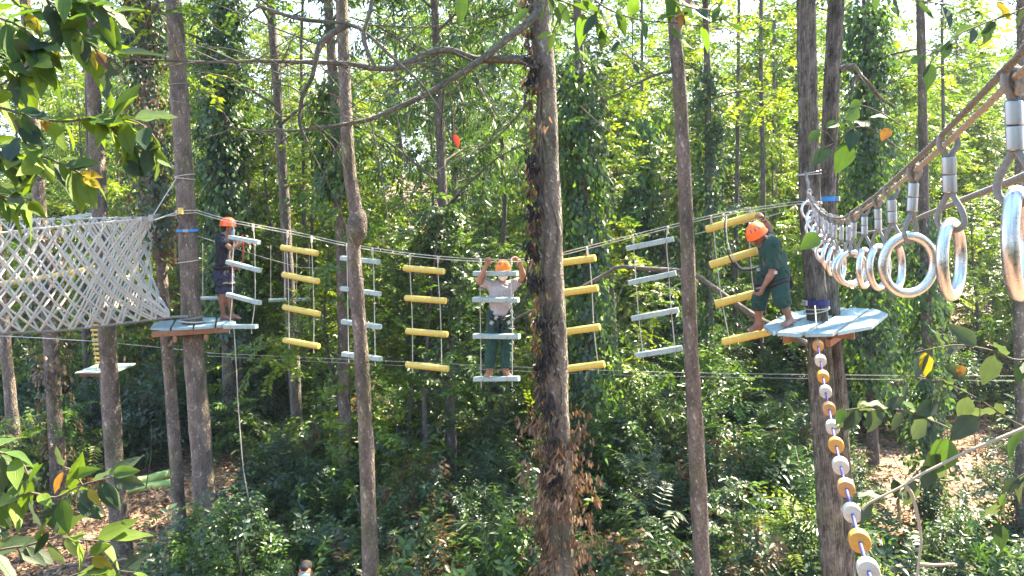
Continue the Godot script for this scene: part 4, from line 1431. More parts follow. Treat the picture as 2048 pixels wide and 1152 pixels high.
func build_background_course() -> void:
	# thin lines of the courses farther back
	var thin := func(label: String, pts: Array, r: float, m: Material) -> void:
		var p: Array = []
		for e in pts:
			p.append(P(e[0], e[1], e[2]))
		var o := rope_part("thin_cable", p, r, m, self, 5, 1.0)
		tag(o, label, "cable")
	thin.call("upper of the two thin pale cables low across the course", [[415, 706, 15.0], [800, 723, 15.0], [1250, 742, 15.0], [1700, 750, 15.0], [2100, 752, 15.0]], 0.005, M.rope_white)
	thin.call("lower of the two thin pale cables low across the course", [[415, 712, 15.2], [800, 731, 15.2], [1250, 750, 15.2], [1700, 758, 15.2], [2100, 762, 15.2]], 0.004, M.rope_white)
	thin.call("thin cable passing under the rope net", [[-40, 670, 14.0], [180, 682, 14.2], [430, 706, 15.0]], 0.007, M.steel_cable)
	thin.call("thin cable stretched behind the first two ladders", [[390, 470, 17.0], [600, 535, 17.0], [690, 530, 17.0]], 0.006, M.rope_white)
	thin.call("slack cable running up to the furrowed tree beside the green clad person", [[1390, 468, 11.0], [1520, 438, 10.2], [1612, 410, 9.4]], 0.006, M.steel_cable)
	# pale logs hung on ropes behind the first ladders
	var swings := [[402, 436, 597, "pale hanging log just beside the navy clothed person's knees"], [538, 573, 601, "pale hanging log seen beside the first yellow ladder"], [590, 622, 600, "pale hanging log seen through the first yellow ladder"]]
	for e in swings:
		var a := P(e[0], e[2], 16.5)
		var b := P(e[1], e[2] - 1, 16.5)
		var o := thing("hanging_log", e[3], "swing", a)
		var g := Geo.new()
		g.tube(curve([a, a.lerp(b, 0.5), b], 0.2), 0.042, 14, true)
		geo_part("log", g, M.rung_pale, o)
		for q in [a.lerp(b, 0.1), b.lerp(a, 0.1)]:
			rope_part("rope", [q, q + Vector3(0.02, 1.2, 0)], 0.007, M.rope_white, o, 5)
	# far platform with its yellow ladder, under the net
	var far := P(212, 737, 17.0)
	var fp := thing("far_platform", "small far platform seen under the rope net", "platform", far)
	for k in 4:
		var g := Geo.new()
		g.box(Transform3D(Basis.IDENTITY, far + Vector3(0, 0, -0.36 + 0.24 * k)), Vector3(0.86, 0.035, 0.225), 0.004)
		geo_part("plank", g, M.rung_pale, fp)
	var fj := Geo.new()
	fj.box(Transform3D(Basis.IDENTITY, far + Vector3(0, -0.065, 0.3)), Vector3(0.8, 0.08, 0.05), 0.004)
	geo_part("joist", fj, M.joist, fp)
	var yl := thing("rung_ladder", "narrow ladder of yellow rungs hanging under the net", "ladder", P(197, 690, 16.3))
	for k in 11:
		var g := Geo.new()
		g.box(Transform3D(Basis.IDENTITY, P(190 + k * 1.2, 632 + k * 9.4, 16.3)), Vector3(0.25, 0.045, 0.04), 0.006)
		geo_part("rung", g, M.rung_yellow, yl)
	for x in [180, 199]:
		rope_part("rope", [P(x, 615, 16.3), P(x + 14, 740, 16.3)], 0.008, M.rope_white, yl, 5)
	var pole := rope_part("yellow_pole", [P(-40, 574, 14.3), P(80, 556, 14.3), P(196, 535, 14.3)], 0.05, M.rung_yellow, self, 14)
	tag(pole, "yellow pole slanting behind the rope net", "pole")
	var pl := Geo.new()
	pl.box(Transform3D(Basis(Vector3(0, 0, 1), 0.12), P(165, 432, 15.0)), Vector3(0.75, 0.07, 0.12), 0.01)
	var plank := part("spreader_plank", pl.mesh(), M.rung_pale, self)
	tag(plank, "pale spreader plank above the rope net's rail", "plank")
	# a leaning rope ladder in the shade
	var gl := thing("leaning_ladder", "thin grey ladder leaning in the shade beside the burl tree", "ladder", P(650, 822, 19.0))
	for x in [0, 1]:
		rope_part("rail", [P(650 + x * 13, 822 - x * 4, 19.0), P(664 + x * 13, 718, 19.4)], 0.014, M.rope_grey, gl, 6)
	for k in 8:
		var y := 812.0 - k * 12.5
		rope_part("rung", [P(651 + k * 1.7, y, 19.0), P(664.5 + k * 1.7, y - 3, 19.05)], 0.012, M.rope_grey, gl, 6)
	var hr := rope_part("hanging_rope", [P(468, 656, 12.7), P(473, 740, 12.7), P(477, 820, 12.8), P(487, 940, 12.8), P(500, 1010, 12.9)], 0.008, M.rope_tan, self, 6)
	tag(hr, "loose rope hanging down below the first pale ladder", "rope")
	# poles on the ground
	var poles := [[[262, 968, 18.3], [338, 944, 18.6], "upper of the two green poles lying in the leaf litter", M.green_pole, 0.11], [[225, 992, 17.3], [340, 964, 17.9], "lower of the two green poles lying in the leaf litter", M.green_pole, 0.115], [[130, 962, 18.6], [216, 955, 18.6], "orange pole lying beyond the pale straight trunk", M.helmet_amber, 0.06]]
	for e in poles:
		var a := on_plane(e[0][0], e[0][1], 0.15)
		var b := on_plane(e[1][0], e[1][1], 0.15)
		a.y = ground(a.x, a.z) + e[4] + 0.02
		b.y = ground(b.x, b.z) + e[4] + 0.02
		var o := rope_part("ground_pole", [a, a.lerp(b, 0.5), b], e[4], e[3], self, 20)
		tag(o, e[2], "pole", "poles lying in the litter")
	# a grey crooked stem leaning behind the last ladders
	var lean := Geo.new()
	var lp: Array = []
	for e in [[1120, 600, 12.2], [1180, 566, 12.2], [1215, 546, 12.2], [1240, 534, 12.1], [1300, 538, 12.0], [1380, 546, 11.8], [1425, 574, 11.7], [1470, 606, 11.6], [1525, 642, 11.5], [1585, 672, 11.4], [1640, 730, 11.4], [1650, 960, 11.4], [1660, 1180, 11.4]]:
		lp.append(P(e[0], e[1], e[2]))
	var lc := curve(lp, 0.1)
	lean.tube(lc, taper(lc, 0.028, 0.075), 12, true, Color.WHITE, 0.4, rough, 0.2)
	var lo := part("leaning_tree", lean.mesh(), M.bark_grey, self)
	tag(lo, "crooked grey stem bending low behind the last ladders", "tree")
	# a red leaf caught on a hanging thread
	var red := Geo.new()
	var at := P(908, 268, 9.6)
	red.leaf(at, Vector3(0.35, -1.0, 0.1).normalized(), Vector3(0.3, 0.2, 1).normalized(), 0.19, 0.085, Color(0.75, 0.10, 0.05), 0.3, 0.1, 4)
	var ro := thing("red_leaf", "", "", at)
	geo_part("blade", red, M.flag_red, ro, true)
	rope_part("thread", [at + Vector3(0.0, 0.008, 0), at + Vector3(-0.02, 0.4, -0.1), P(890, 162, 9.0)], 0.003, M.twig, ro, 4)
	tag(ro, "single red withered leaf hanging above the course", "leaf")


# ------------------------------------------------------------------ people
class Flesh:
	# a distance field on a grid: tapered capsules joined smoothly, meshed as surface nets
	var cell := 0.012
	var lo := Vector3.ZERO
	var nx := 0
	var ny := 0
	var nz := 0
	var d := PackedFloat32Array()
	var bones: Array = []
	var crease := 0.0
	var noise: FastNoiseLite

	func _init(size: float) -> void:
		cell = size

	func bone(a: Vector3, b: Vector3, ra: float, rb: float, k := 0.02, flat_end := false) -> void:
		bones.append([a, b, ra, rb, k, flat_end])

	func build(g: Geo) -> void:
		var hi := Vector3(-1e9, -1e9, -1e9)
		lo = Vector3(1e9, 1e9, 1e9)
		for e in bones:
			var r: float = maxf(e[2], e[3]) + cell * 3.0 + 0.01
			for p in [e[0], e[1]]:
				lo = lo.min(p - Vector3.ONE * r)
				hi = hi.max(p + Vector3.ONE * r)
		nx = int((hi.x - lo.x) / cell) + 2
		ny = int((hi.y - lo.y) / cell) + 2
		nz = int((hi.z - lo.z) / cell) + 2
		d.resize(nx * ny * nz)
		d.fill(1.0)
		for e in bones:
			var a: Vector3 = e[0]
			var b: Vector3 = e[1]
			var ra: float = e[2]
			var rb: float = e[3]
			var k: float = e[4]
			var flat: bool = e[5]
			var m := maxf(ra, rb) + k + cell * 2.0
			var p0 := ((a.min(b) - Vector3.ONE * m - lo) / cell).floor()
			var p1 := ((a.max(b) + Vector3.ONE * m - lo) / cell).ceil()
			var ab := b - a
			var inv := 1.0 / maxf(ab.length_squared(), 1e-9)
			var run := ab.normalized()
			for z in range(maxi(0, int(p0.z)), mini(nz, int(p1.z) + 1)):
				for y in range(maxi(0, int(p0.y)), mini(ny, int(p1.y) + 1)):
					var row := (z * ny + y) * nx
					for x in range(maxi(0, int(p0.x)), mini(nx, int(p1.x) + 1)):
						var p := lo + Vector3(x, y, z) * cell
						var t := clampf((p - a).dot(ab) * inv, 0.0, 1.0)
						var v := p.distance_to(a + ab * t) - lerpf(ra, rb, t)
						if flat:
							v = maxf(v, (p - b).dot(run))
						var w := d[row + x]
						var h := maxf(k - absf(v - w), 0.0)
						d[row + x] = minf(v, w) - (h * h * 0.25 / k if k > 0.0 else 0.0)
		if crease > 0.0:
			for i in d.size():
				if absf(d[i]) < cell * 3.0:
					var p := Vector3(i % nx, (i / nx) % ny, i / (nx * ny)) * cell
					d[i] += crease * (absf(noise.get_noise_3d(p.x * 34.0 + p.y * 16.0, p.y * 22.0, p.z * 34.0)) * 2.0 - 0.4)
		var at := {}
		var step := [1, nx, nx * ny]
		for z in nz - 1:
			for y in ny - 1:
				var row := (z * ny + y) * nx
				for x in nx - 1:
					var i := row + x
					if absf(d[i]) > cell * 2.5:
						continue
					var neg := 0
					var sum := Vector3.ZERO
					var n := 0
					var c := [d[i], d[i + 1], d[i + nx], d[i + nx + 1], d[i + step[2]], d[i + step[2] + 1], d[i + step[2] + nx], d[i + step[2] + nx + 1]]
					for q in c:
						if q < 0.0:
							neg += 1
					if neg == 0 or neg == 8:
						continue
					for e in [[0, 1], [2, 3], [4, 5], [6, 7], [0, 2], [1, 3], [4, 6], [5, 7], [0, 4], [1, 5], [2, 6], [3, 7]]:
						var u: float = c[e[0]]
						var w: float = c[e[1]]
						if (u < 0.0) != (w < 0.0):
							var t := u / (u - w)
							var pa := Vector3(e[0] & 1, (e[0] >> 1) & 1, e[0] >> 2)
							var pb := Vector3(e[1] & 1, (e[1] >> 1) & 1, e[1] >> 2)
							sum += pa.lerp(pb, t)
							n += 1
					var nn := Vector3(c[1] + c[3] + c[5] + c[7] - c[0] - c[2] - c[4] - c[6], c[2] + c[3] + c[6] + c[7] - c[0] - c[1] - c[4] - c[5], c[4] + c[5] + c[6] + c[7] - c[0] - c[1] - c[2] - c[3]).normalized()
					var p := lo + (Vector3(x, y, z) + sum / n) * cell
					at[i] = g.put(p, nn, Vector2(p.x, p.y))
		for i in at:
			for ax in 3:
				var j: int = i + step[ax]
				if (d[i] < 0.0) == (d[j] < 0.0):
					continue
				var s1: int = step[(ax + 1) % 3]
				var s2: int = step[(ax + 2) % 3]
				if not (at.has(i - s1) and at.has(i - s2) and at.has(i - s1 - s2)):
					continue
				var q := [at[i], at[i - s1], at[i - s1 - s2], at[i - s2]]
				# front faces run clockwise seen from outside
				if d[i] < 0.0:
					g.tri(q[0], q[2], q[1])
					g.tri(q[0], q[3], q[2])
				else:
					g.tri(q[0], q[1], q[2])
					g.tri(q[0], q[2], q[3])


func hand(g: Geo, wrist: Vector3, knuckle: Vector3, palm_out: Vector3, thumb_side: Vector3, curl: float, s := 1.0) -> void:
	# palm_out: where the palm faces; curl: how far the fingers close, in radians per joint
	var run := (knuckle - wrist).normalized()
	palm_out = (palm_out - run * palm_out.dot(run)).normalized()
	thumb_side = (thumb_side - run * thumb_side.dot(run) - palm_out * thumb_side.dot(palm_out)).normalized()
	var f := Flesh.new(0.005)
	var kn := wrist + run * 0.085 * s
	for i in 4:
		var w := (1.5 - i) * 0.020 * s
		f.bone(wrist + run * 0.012 + thumb_side * w * 0.55, kn + thumb_side * w, 0.017 * s, 0.0125 * s, 0.014)
	for i in 4:
		var w := (1.5 - i) * 0.021 * s
		var len_: float = [0.040, 0.045, 0.042, 0.032][i] * s
		var p := kn + thumb_side * w
		var dir := run
		for j in 3:
			dir = dir.rotated(run.cross(palm_out).normalized(), curl * (0.6 if j == 0 else 1.0)).normalized()
			var q: Vector3 = p + dir * len_ * float([1.0, 0.72, 0.58][j])
			f.bone(p, q, 0.0098 * s - 0.0008 * j, 0.0092 * s - 0.0009 * j, 0.004)
			p = q
	var tb := wrist + run * 0.028 * s + thumb_side * 0.024 * s
	var t1 := tb + (run * 0.6 + thumb_side * 0.7 + palm_out * 0.5).normalized() * 0.040 * s
	var t2 := t1 + (run * 0.8 + palm_out * 0.5 * (1.0 + curl)).normalized() * 0.032 * s
	f.bone(tb, t1, 0.015 * s, 0.0115 * s, 0.010)
	f.bone(t1, t2, 0.0110 * s, 0.0095 * s, 0.004)
	f.build(g)


func head_mesh(g: Geo, c: Vector3, face: Vector3, up: Vector3, s := 1.0) -> void:
	face = face.normalized()
	var side := face.cross(up).normalized()
	up = side.cross(face).normalized()
	var f := Flesh.new(0.007)
	var at := func(x: float, y: float, z: float) -> Vector3: return c + (side * x + up * y + face * z) * s
	f.bone(at.call(0, 0.045, -0.022), at.call(0, 0.040, 0.022), 0.080 * s, 0.074 * s, 0.03)
	f.bone(at.call(0, -0.02, 0.018), at.call(0, -0.085, 0.056), 0.066 * s, 0.030 * s, 0.03)
	for k in [-1.0, 1.0]:
		f.bone(at.call(0.045 * k, -0.03, 0.02), at.call(0.028 * k, -0.085, 0.045), 0.030 * s, 0.022 * s, 0.025)
		f.bone(at.call(0.038 * k, -0.018, 0.066), at.call(0.034 * k, -0.024, 0.070), 0.018 * s, 0.016 * s, 0.018)
		f.bone(at.call(0.032 * k, 0.020, 0.086), at.call(0.012 * k, 0.018, 0.092), 0.008 * s, 0.009 * s, 0.012)
		f.bone(at.call(0.078 * k, 0.012, -0.008), at.call(0.080 * k, -0.022, -0.002), 0.014 * s, 0.010 * s, 0.006)
	f.bone(at.call(0, 0.008, 0.092), at.call(0, -0.024, 0.112), 0.009 * s, 0.013 * s, 0.008)
	f.bone(at.call(0.016, -0.055, 0.090), at.call(-0.016, -0.055, 0.090), 0.008 * s, 0.008 * s, 0.008)
	f.bone(at.call(0.012, -0.066, 0.087), at.call(-0.012, -0.066, 0.087), 0.008 * s, 0.008 * s, 0.008)
	f.build(g)


func helmet(parent: Node3D, c: Vector3, face: Vector3, up: Vector3, m: Material) -> void:
	face = face.normalized()
	var side := up.cross(face).normalized()
	up = face.cross(side).normalized()
	var b := Basis(side * 0.112, up * 0.118, face * 0.138)
	var at := Transform3D(b, c - parent.position)
	var g := Geo.new()
	var prof: Array = [Vector2(0.90, -0.30), Vector2(1.06, -0.32), Vector2(1.07, -0.24), Vector2(0.985, -0.18)]
	for j in 13:
		var a := PI / 2 * j / 12.0
		prof.append(Vector2(cos(a) * 1.0 if j < 12 else 0.0, pow(sin(a), 0.92)))
	g.lathe(at, prof, 30)
	var shell := part("helmet", g.mesh(), m, parent)
	for k in [-1.0, 1.0]:
		for j in 3:
			var yaw := 0.45 + 0.5 * j
			var p := Vector3(sin(yaw) * k, 0.0, cos(yaw))
			var q := (p * 0.82 + Vector3(0, 0.60, 0))
			q = q.normalized() * 0.985
			var v := Geo.new()
			var out := (at.basis * q).normalized()
			var w := (at.basis * Vector3(p.z, 0, -p.x)).normalized()
			v.box(Transform3D(Basis(w, out, w.cross(out)), at * q), Vector3(0.012, 0.010, 0.042), 0.003)
			part("vent", v.mesh(), M.helmet_slot, shell)
	# a raised crest along the shell
	var crest := Geo.new()
	var line: PackedVector3Array = []
	for j in 13:
		var a := lerpf(0.35, PI - 0.35, j / 12.0)
		line.append(at * (Vector3(0, sin(a), cos(a)) * 1.0))
	crest.tube(line, 0.009, 8, true)
	part("crest", crest.mesh(), m, shell)
	var chin := Geo.new()
	for k in [-1.0, 1.0]:
		chin.tube(curve([at * Vector3(0.93 * k, -0.28, 0.1), at * Vector3(0.80 * k, -0.85, 0.12), at * Vector3(0.0, -1.32, 0.42)], 0.03), 0.005, 5)
	part("chin_strap", chin.mesh(), M.black_web, shell)


func ring_strap(g: Geo, c: Vector3, axis: Vector3, rx: float, rz: float, high: float, front: Vector3) -> void:
	axis = axis.normalized()
	var x := axis.cross(front).normalized()
	var z := x.cross(axis).normalized()
	var b := Basis(x * rx, axis, z * rz)
	g.lathe(Transform3D(b, c), [Vector2(0.96, -high), Vector2(1.0, -high), Vector2(1.03, 0), Vector2(1.0, high), Vector2(0.96, high)], 26)


func loop_strap(parent: Node3D, called: String, pts: Array, r: float, m: Material) -> void:
	var g := Geo.new()
	g.tube(curve(pts, 0.03), r, 6, true, Color.WHITE, 0.05)
	geo_part(called, g, m, parent)


func build_people() -> void:
	person_grey()
	person_green()
	person_navy()
	person_below()


func J(px: float, py: float, d: float) -> Vector3:
	return P(px, py, d)


func arm(f: Flesh, sh: Vector3, el: Vector3, wr: Vector3) -> void:
	f.bone(sh, el, 0.050, 0.040, 0.03)
	f.bone(el, el.lerp(wr, 0.35), 0.040, 0.041, 0.02)
	f.bone(el.lerp(wr, 0.35), wr, 0.041, 0.026, 0.02)


func shank(f: Flesh, kn: Vector3, an: Vector3, back: Vector3) -> void:
	f.bone(kn, kn.lerp(an, 0.3) + back * 0.012, 0.052, 0.055, 0.03)
	f.bone(kn.lerp(an, 0.3) + back * 0.012, an, 0.055, 0.035, 0.03)


func foot(f: Flesh, an: Vector3, toe: Vector3) -> void:
	var run := (toe - an)
	run.y = 0
	var dir := (toe - an).normalized()
	var heel := an - Vector3(run.x, 0, run.z).normalized() * 0.035 + Vector3(0, -0.045, 0)
	var side := dir.cross(Vector3.UP).normalized()
	f.bone(an, heel, 0.036, 0.030, 0.03)
	f.bone(an, toe - dir * 0.055, 0.036, 0.026, 0.03)
	f.bone(heel, toe - dir * 0.06, 0.028, 0.024, 0.03)
	for i in 5:
		var o := side * (i - 2.0) * 0.017
		f.bone(toe - dir * 0.065 + o * 0.8, toe + o - dir * 0.006 * absf(i - 1.0), 0.014, 0.011 if i != 0 and i != 4 else 0.010, 0.008)


func person_grey() -> void:
	var d := 11.0
	var sl := J(981, 569, d)
	var sr := J(1025, 570, d)
	var el := J(957, 563, d - 0.14)
	var wl := J(973, 531, d - 0.20)
	var er := J(1048, 557, d - 0.08)
	var wr := J(1040, 525, d - 0.14)
	var hl := J(988, 640, d)
	var hr := J(1013, 640, d)
	var kl := J(984, 688, d - 0.06)
	var kr := J(1013, 688, d - 0.06)
	var al := J(979, 742, d - 0.08)
	var ar := J(1012, 742, d - 0.08)
	var toe_l := J(971, 754, d - 0.26)
	var toe_r := J(1021, 754, d - 0.26)
	var neck := J(1003, 566, d)
	var head := J(1006, 546, d - 0.05)
	var o := thing("person", "person in grey shirt and green trousers standing on the pale ladder, arms raised", "person", (al + ar) / 2)
	var f := Flesh.new(0.012)
	f.bone(neck + Vector3(0, -0.03, 0), head + Vector3(0, -0.04, 0), 0.054, 0.052, 0.03)
	f.bone(sl, sr, 0.05, 0.05, 0.04)
	f.bone(neck + Vector3(0, -0.06, 0), (hl + hr) / 2, 0.09, 0.09, 0.04)
	for e in [[sl, el, wl], [sr, er, wr]]:
		arm(f, e[0], e[1], e[2])
	for e in [[hl, kl, al, toe_l], [hr, kr, ar, toe_r]]:
		f.bone(e[0], e[1], 0.07, 0.05, 0.03)
		shank(f, e[1], e[2], Vector3(0, 0, -1))
		foot(f, e[2], e[3])
	var g := Geo.new()
	f.build(g)
	head_mesh(g, head, Vector3(-0.05, -0.12, 1), Vector3.UP)
	hand(g, wl, wl + Vector3(0.03, 0.09, 0.02), Vector3(0.1, 0, 1), Vector3(1, 0.2, 0), 0.9)
	hand(g, wr, J(1027, 513, d - 0.18), Vector3(-0.3, -0.6, 0.6), Vector3(-0.4, 0.6, 0.4), 0.55)
	geo_part("body", g, M.skin, o)
	# T-shirt
	var s := Flesh.new(0.012)
	s.bone(sl + Vector3(0.03, -0.02, 0), sr + Vector3(-0.03, -0.02, 0), 0.078, 0.078, 0.04)
	var wa := (hl + hr) / 2 + Vector3(0, 0.10, 0)
	for k in [-1.0, 1.0]:
		s.bone(neck + Vector3(0.085 * k, -0.10, 0.01), wa + Vector3(0.062 * k, -0.02, 0.0), 0.098, 0.088, 0.06)
	s.bone(neck + Vector3(0, -0.1, 0.02), wa + Vector3(0, -0.02, 0.02), 0.105, 0.10, 0.06)
	s.bone(sl, sl.lerp(el, 0.75), 0.072, 0.066, 0.04, true)
	s.bone(sr, sr.lerp(er, 0.62), 0.072, 0.066, 0.04, true)
	g = Geo.new()
	s.crease = 0.016
	s.noise = rough
	s.build(g)
	geo_part("shirt", g, M.shirt_grey, o)
	# trousers
	var t := Flesh.new(0.012)
	t.bone(hl + Vector3(-0.01, 0.09, 0), hr + Vector3(0.01, 0.09, 0), 0.095, 0.095, 0.05)
	t.bone(hl, hr, 0.105, 0.105, 0.05)
	for e in [[hl, kl, al], [hr, kr, ar]]:
		t.bone(e[0], e[1], 0.103, 0.084, 0.02)
		t.bone(e[1], e[2] + Vector3(0, 0.05, 0), 0.084, 0.077, 0.03, true)
	g = Geo.new()
	t.crease = 0.016
	t.noise = rough
	t.build(g)
	geo_part("trousers", g, M.green_cloth, o)
	var h := head + Vector3(0, 0.075, 0.0)
	helmet(o, h, Vector3(-0.05, -0.05, 1), Vector3(0, 1, 0.05), M.helmet_amber)
	var mk := Flesh.new(0.007)
	mk.bone(head + Vector3(0.025, -0.045, 0.085), head + Vector3(-0.035, -0.045, 0.085), 0.036, 0.036, 0.02)
	mk.bone(head + Vector3(0, -0.025, 0.10), head + Vector3(0, -0.075, 0.085), 0.032, 0.034, 0.02)
	g = Geo.new()
	mk.build(g)
	var m := geo_part("face_mask", g, M.white_mask, o)
	m.set_meta("label", "white face mask")
	eyes(o, head, Vector3(-0.05, -0.12, 1))
	# harness
	g = Geo.new()
	ring_strap(g, wa + Vector3(0, -0.045, 0.01), Vector3.UP, 0.176, 0.132, 0.026, Vector3(0, 0, 1))
	geo_part("harness_belt", g, M.black_web, o)
	for k in [-1.0, 1.0]:
		var hip: Vector3 = hl if k < 0.0 else hr
		g = Geo.new()
		ring_strap(g, hip + Vector3(0.0, -0.085, 0.0), Vector3(0.45 * k, 1.0, 0.15), 0.128, 0.122, 0.022, Vector3(0, 0, 1))
		geo_part("leg_loop", g, M.black_web, o)
		loop_strap(o, "riser", [wa + Vector3(0.035 * k, -0.05, 0.14), wa + Vector3(0.045 * k, -0.13, 0.142), wa + Vector3(0.025 * k, -0.22, 0.132)], 0.012, M.black_web)
		for q in [wa + Vector3(0.055 * k, -0.05, 0.140), wa + Vector3(0.125 * k, -0.12, 0.115)]:
			var b := Geo.new()
			b.box(Transform3D(Basis(Vector3(0, 0, 1), 0.5 * k), q), Vector3(0.05, 0.055, 0.012), 0.003)
			geo_part("buckle", b, M.alloy, o)
	loop_strap(o, "lanyard", [wa + Vector3(0.02, -0.06, 0.15), wa + Vector3(0.18, 0.0, 0.20), J(1052, 600, d - 0.2), J(1059, 575, d - 0.2), J(1060, 545, d - 0.2), J(1059, 526, d - 0.2)], 0.009, M.black_web)
	loop_strap(o, "lanyard", [wa + Vector3(0.02, -0.06, 0.15), wa + Vector3(0.14, 0.06, 0.18), J(1040, 575, d - 0.2), J(1052, 552, d - 0.2), J(1056, 528, d - 0.2)], 0.008, M.black_web)
	loop_strap(o, "clip", [J(1059, 536, d - 0.2), J(1063, 530, d - 0.2), J(1063, 524, d - 0.2), J(1059, 521, d - 0.2)], 0.018, M.red_web)


func eyes(o: Node3D, head: Vector3, face: Vector3) -> void:
	face = face.normalized()
	var side := face.cross(Vector3.UP).normalized()
	var up := side.cross(face)
	for k in [-1.0, 1.0]:
		var g := Geo.new()
		g.lathe(Transform3D(Basis(side, face, side.cross(face)).scaled(Vector3.ONE), head + side * 0.031 * k + face * 0.083 + up * 0.002), [Vector2(0, -0.006), Vector2(0.012, 0.0), Vector2(0.008, 0.006), Vector2(0, 0.008)], 10)
		geo_part("eye", g, M.eye, o)


func person_green() -> void:
	var d := 9.05
	var face := Vector3(-0.75, -0.62, 0.45)
	var up := Vector3(-0.62, 0.78, 0.25)
	var head := J(1517, 474, d)
	var neck := J(1537, 482, d)
	var sf := J(1536, 477, d - -0.17)      # far shoulder, arm raised
	var sn := J(1548, 490, d - 0.17)       # near shoulder
	var ef := J(1539, 458, d + 0.20)
	var wf := J(1530, 441, d + 0.20)
	var en := J(1544, 546, d - 0.20)
	var wn := J(1528, 572, d - 0.16)
	var hip_f := J(1533, 553, d + 0.06)
	var hip_n := J(1558, 553, d - 0.10)
	var kf := J(1519, 599, d + 0.05)
	var af := J(1516, 649, d + 0.12)
	var toe_f := J(1498, 663, d + 0.02)
	var kn := J(1563, 597, d - 0.22)
	var an := J(1580, 640, d - 0.14)
	var toe_n := J(1566, 652, d - 0.30)
	var o := thing("person", "person in green clothes and orange helmet stepping off the blue platform", "person", an)
	var f := Flesh.new(0.012)
	f.bone(neck + Vector3(0.02, -0.03, 0), head + Vector3(0.03, 0.0, 0), 0.055, 0.052, 0.03)
	f.bone(neck + Vector3(0.0, -0.06, 0), (hip_f + hip_n) / 2, 0.09, 0.09, 0.04)
	arm(f, sf, ef, wf)
	arm(f, sn, en, wn)
	f.bone(hip_f, kf, 0.07, 0.05, 0.03)
	f.bone(hip_n, kn, 0.07, 0.05, 0.03)
	shank(f, kf, af, Vector3(0.5, 0, -0.5))
	shank(f, kn, an, Vector3(0.5, 0, -0.5))
	foot(f, af, toe_f)
	foot(f, an, toe_n)
	var g := Geo.new()
	f.build(g)
	head_mesh(g, head, face, up)
	hand(g, wn, J(1521, 587, d - 0.18), Vector3(-0.6, 0.1, -0.4), Vector3(-0.3, 0.3, 0.8), 0.95, 1.05)
	hand(g, wf, J(1525, 432, d + 0.16), Vector3(-0.9, 0.1, 0.2), Vector3(0, 0.4, 0.8), 0.8, 1.05)
	geo_part("body", g, M.skin_dark, o)
	var s := Flesh.new(0.012)
	var waist := J(1549, 541, d - 0.02)
	s.bone(sf, sn, 0.075, 0.080, 0.05)
	s.bone(J(1535, 497, d + 0.09), waist + Vector3(-0.03, 0, -0.07), 0.110, 0.105, 0.06)
	s.bone(J(1541, 502, d - 0.09), waist + Vector3(0.02, 0, 0.07), 0.115, 0.110, 0.06)
	s.bone(J(1556, 515, d), waist + Vector3(0.05, 0.0, 0), 0.10, 0.10, 0.06)
	s.bone(sn, sn.lerp(en, 0.85), 0.076, 0.068, 0.04, true)
	s.bone(sf, sf.lerp(ef, 0.55), 0.075, 0.068, 0.04, true)
	g = Geo.new()
	s.crease = 0.016
	s.noise = rough
	s.build(g)
	geo_part("shirt", g, M.green_cloth, o)
	var col := Geo.new()
	ring_strap(col, neck + Vector3(0, -0.02, 0), (head - neck) * 0.6 + Vector3(0, 0.1, 0), 0.072, 0.075, 0.022, face)
	geo_part("collar", col, M.green_cloth, o)
	var t := Flesh.new(0.012)
	t.bone(hip_f + Vector3(0, 0.05, 0), hip_n + Vector3(0, 0.05, 0), 0.115, 0.12, 0.05)
	t.bone(hip_f, hip_n, 0.115, 0.12, 0.05)
	t.bone(hip_f, kf, 0.105, 0.088, 0.02)
	t.bone(kf, kf.lerp(af, 0.30), 0.088, 0.086, 0.02, true)
	t.bone(hip_n, kn, 0.115, 0.098, 0.02)
	t.bone(kn, kn.lerp(an, 0.22), 0.098, 0.094, 0.02, true)
	g = Geo.new()
	t.crease = 0.016
	t.noise = rough
	t.build(g)
	geo_part("trousers", g, M.green_cloth, o)
	for e in [[kf.lerp(af, 0.29), af - kf, 0.086], [kn.lerp(an, 0.21), an - kn, 0.094]]:
		g = Geo.new()
		ring_strap(g, e[0], e[1], e[2], e[2], 0.022, Vector3(0.2, 0, 1))
		geo_part("rolled_cuff", g, M.green_cloth, o)
	helmet(o, head + up * 0.062 - face.normalized() * 0.01, face + Vector3(0, 0.12, 0), up, M.helmet)
	eyes(o, head, face)
	g = Geo.new()
	ring_strap(g, waist + Vector3(0.005, -0.03, 0), Vector3(-0.12, 1, 0), 0.165, 0.185, 0.03, Vector3(0, 0, 1))
	geo_part("harness_belt", g, M.black_web, o)
	for e in [[hip_f.lerp(kf, 0.3), kf - hip_f], [hip_n.lerp(kn, 0.35), kn - hip_n]]:
		g = Geo.new()
		ring_strap(g, e[0], e[1] + Vector3(0.1, 0, 0), 0.122, 0.124, 0.024, Vector3(0, 0, 1))
		geo_part("leg_loop", g, M.black_web, o)
	loop_strap(o, "riser", [waist + Vector3(0.15, -0.03, 0.08), waist + Vector3(0.17, -0.18, 0.1), J(1573, 580, d - 0.1), J(1574, 588, d - 0.1)], 0.018, M.black_web)
	var lan := [J(1518, 535, d - 0.12), J(1498, 541, d - 0.1), J(1478, 538, d), J(1462, 520, d), J(1452, 490, d + 0.1), J(1449, 455, d + 0.2), J(1452, 432, d + 0.3)]
	loop_strap(o, "lanyard", lan, 0.009, M.black_web)
	loop_strap(o, "lanyard", [J(1518, 532, d - 0.12), J(1500, 536, d - 0.1), J(1483, 536, d), J(1467, 516, d), J(1456, 488, d + 0.1), J(1452, 455, d + 0.2), J(1453, 432, d + 0.3)], 0.007, M.rope_tan)
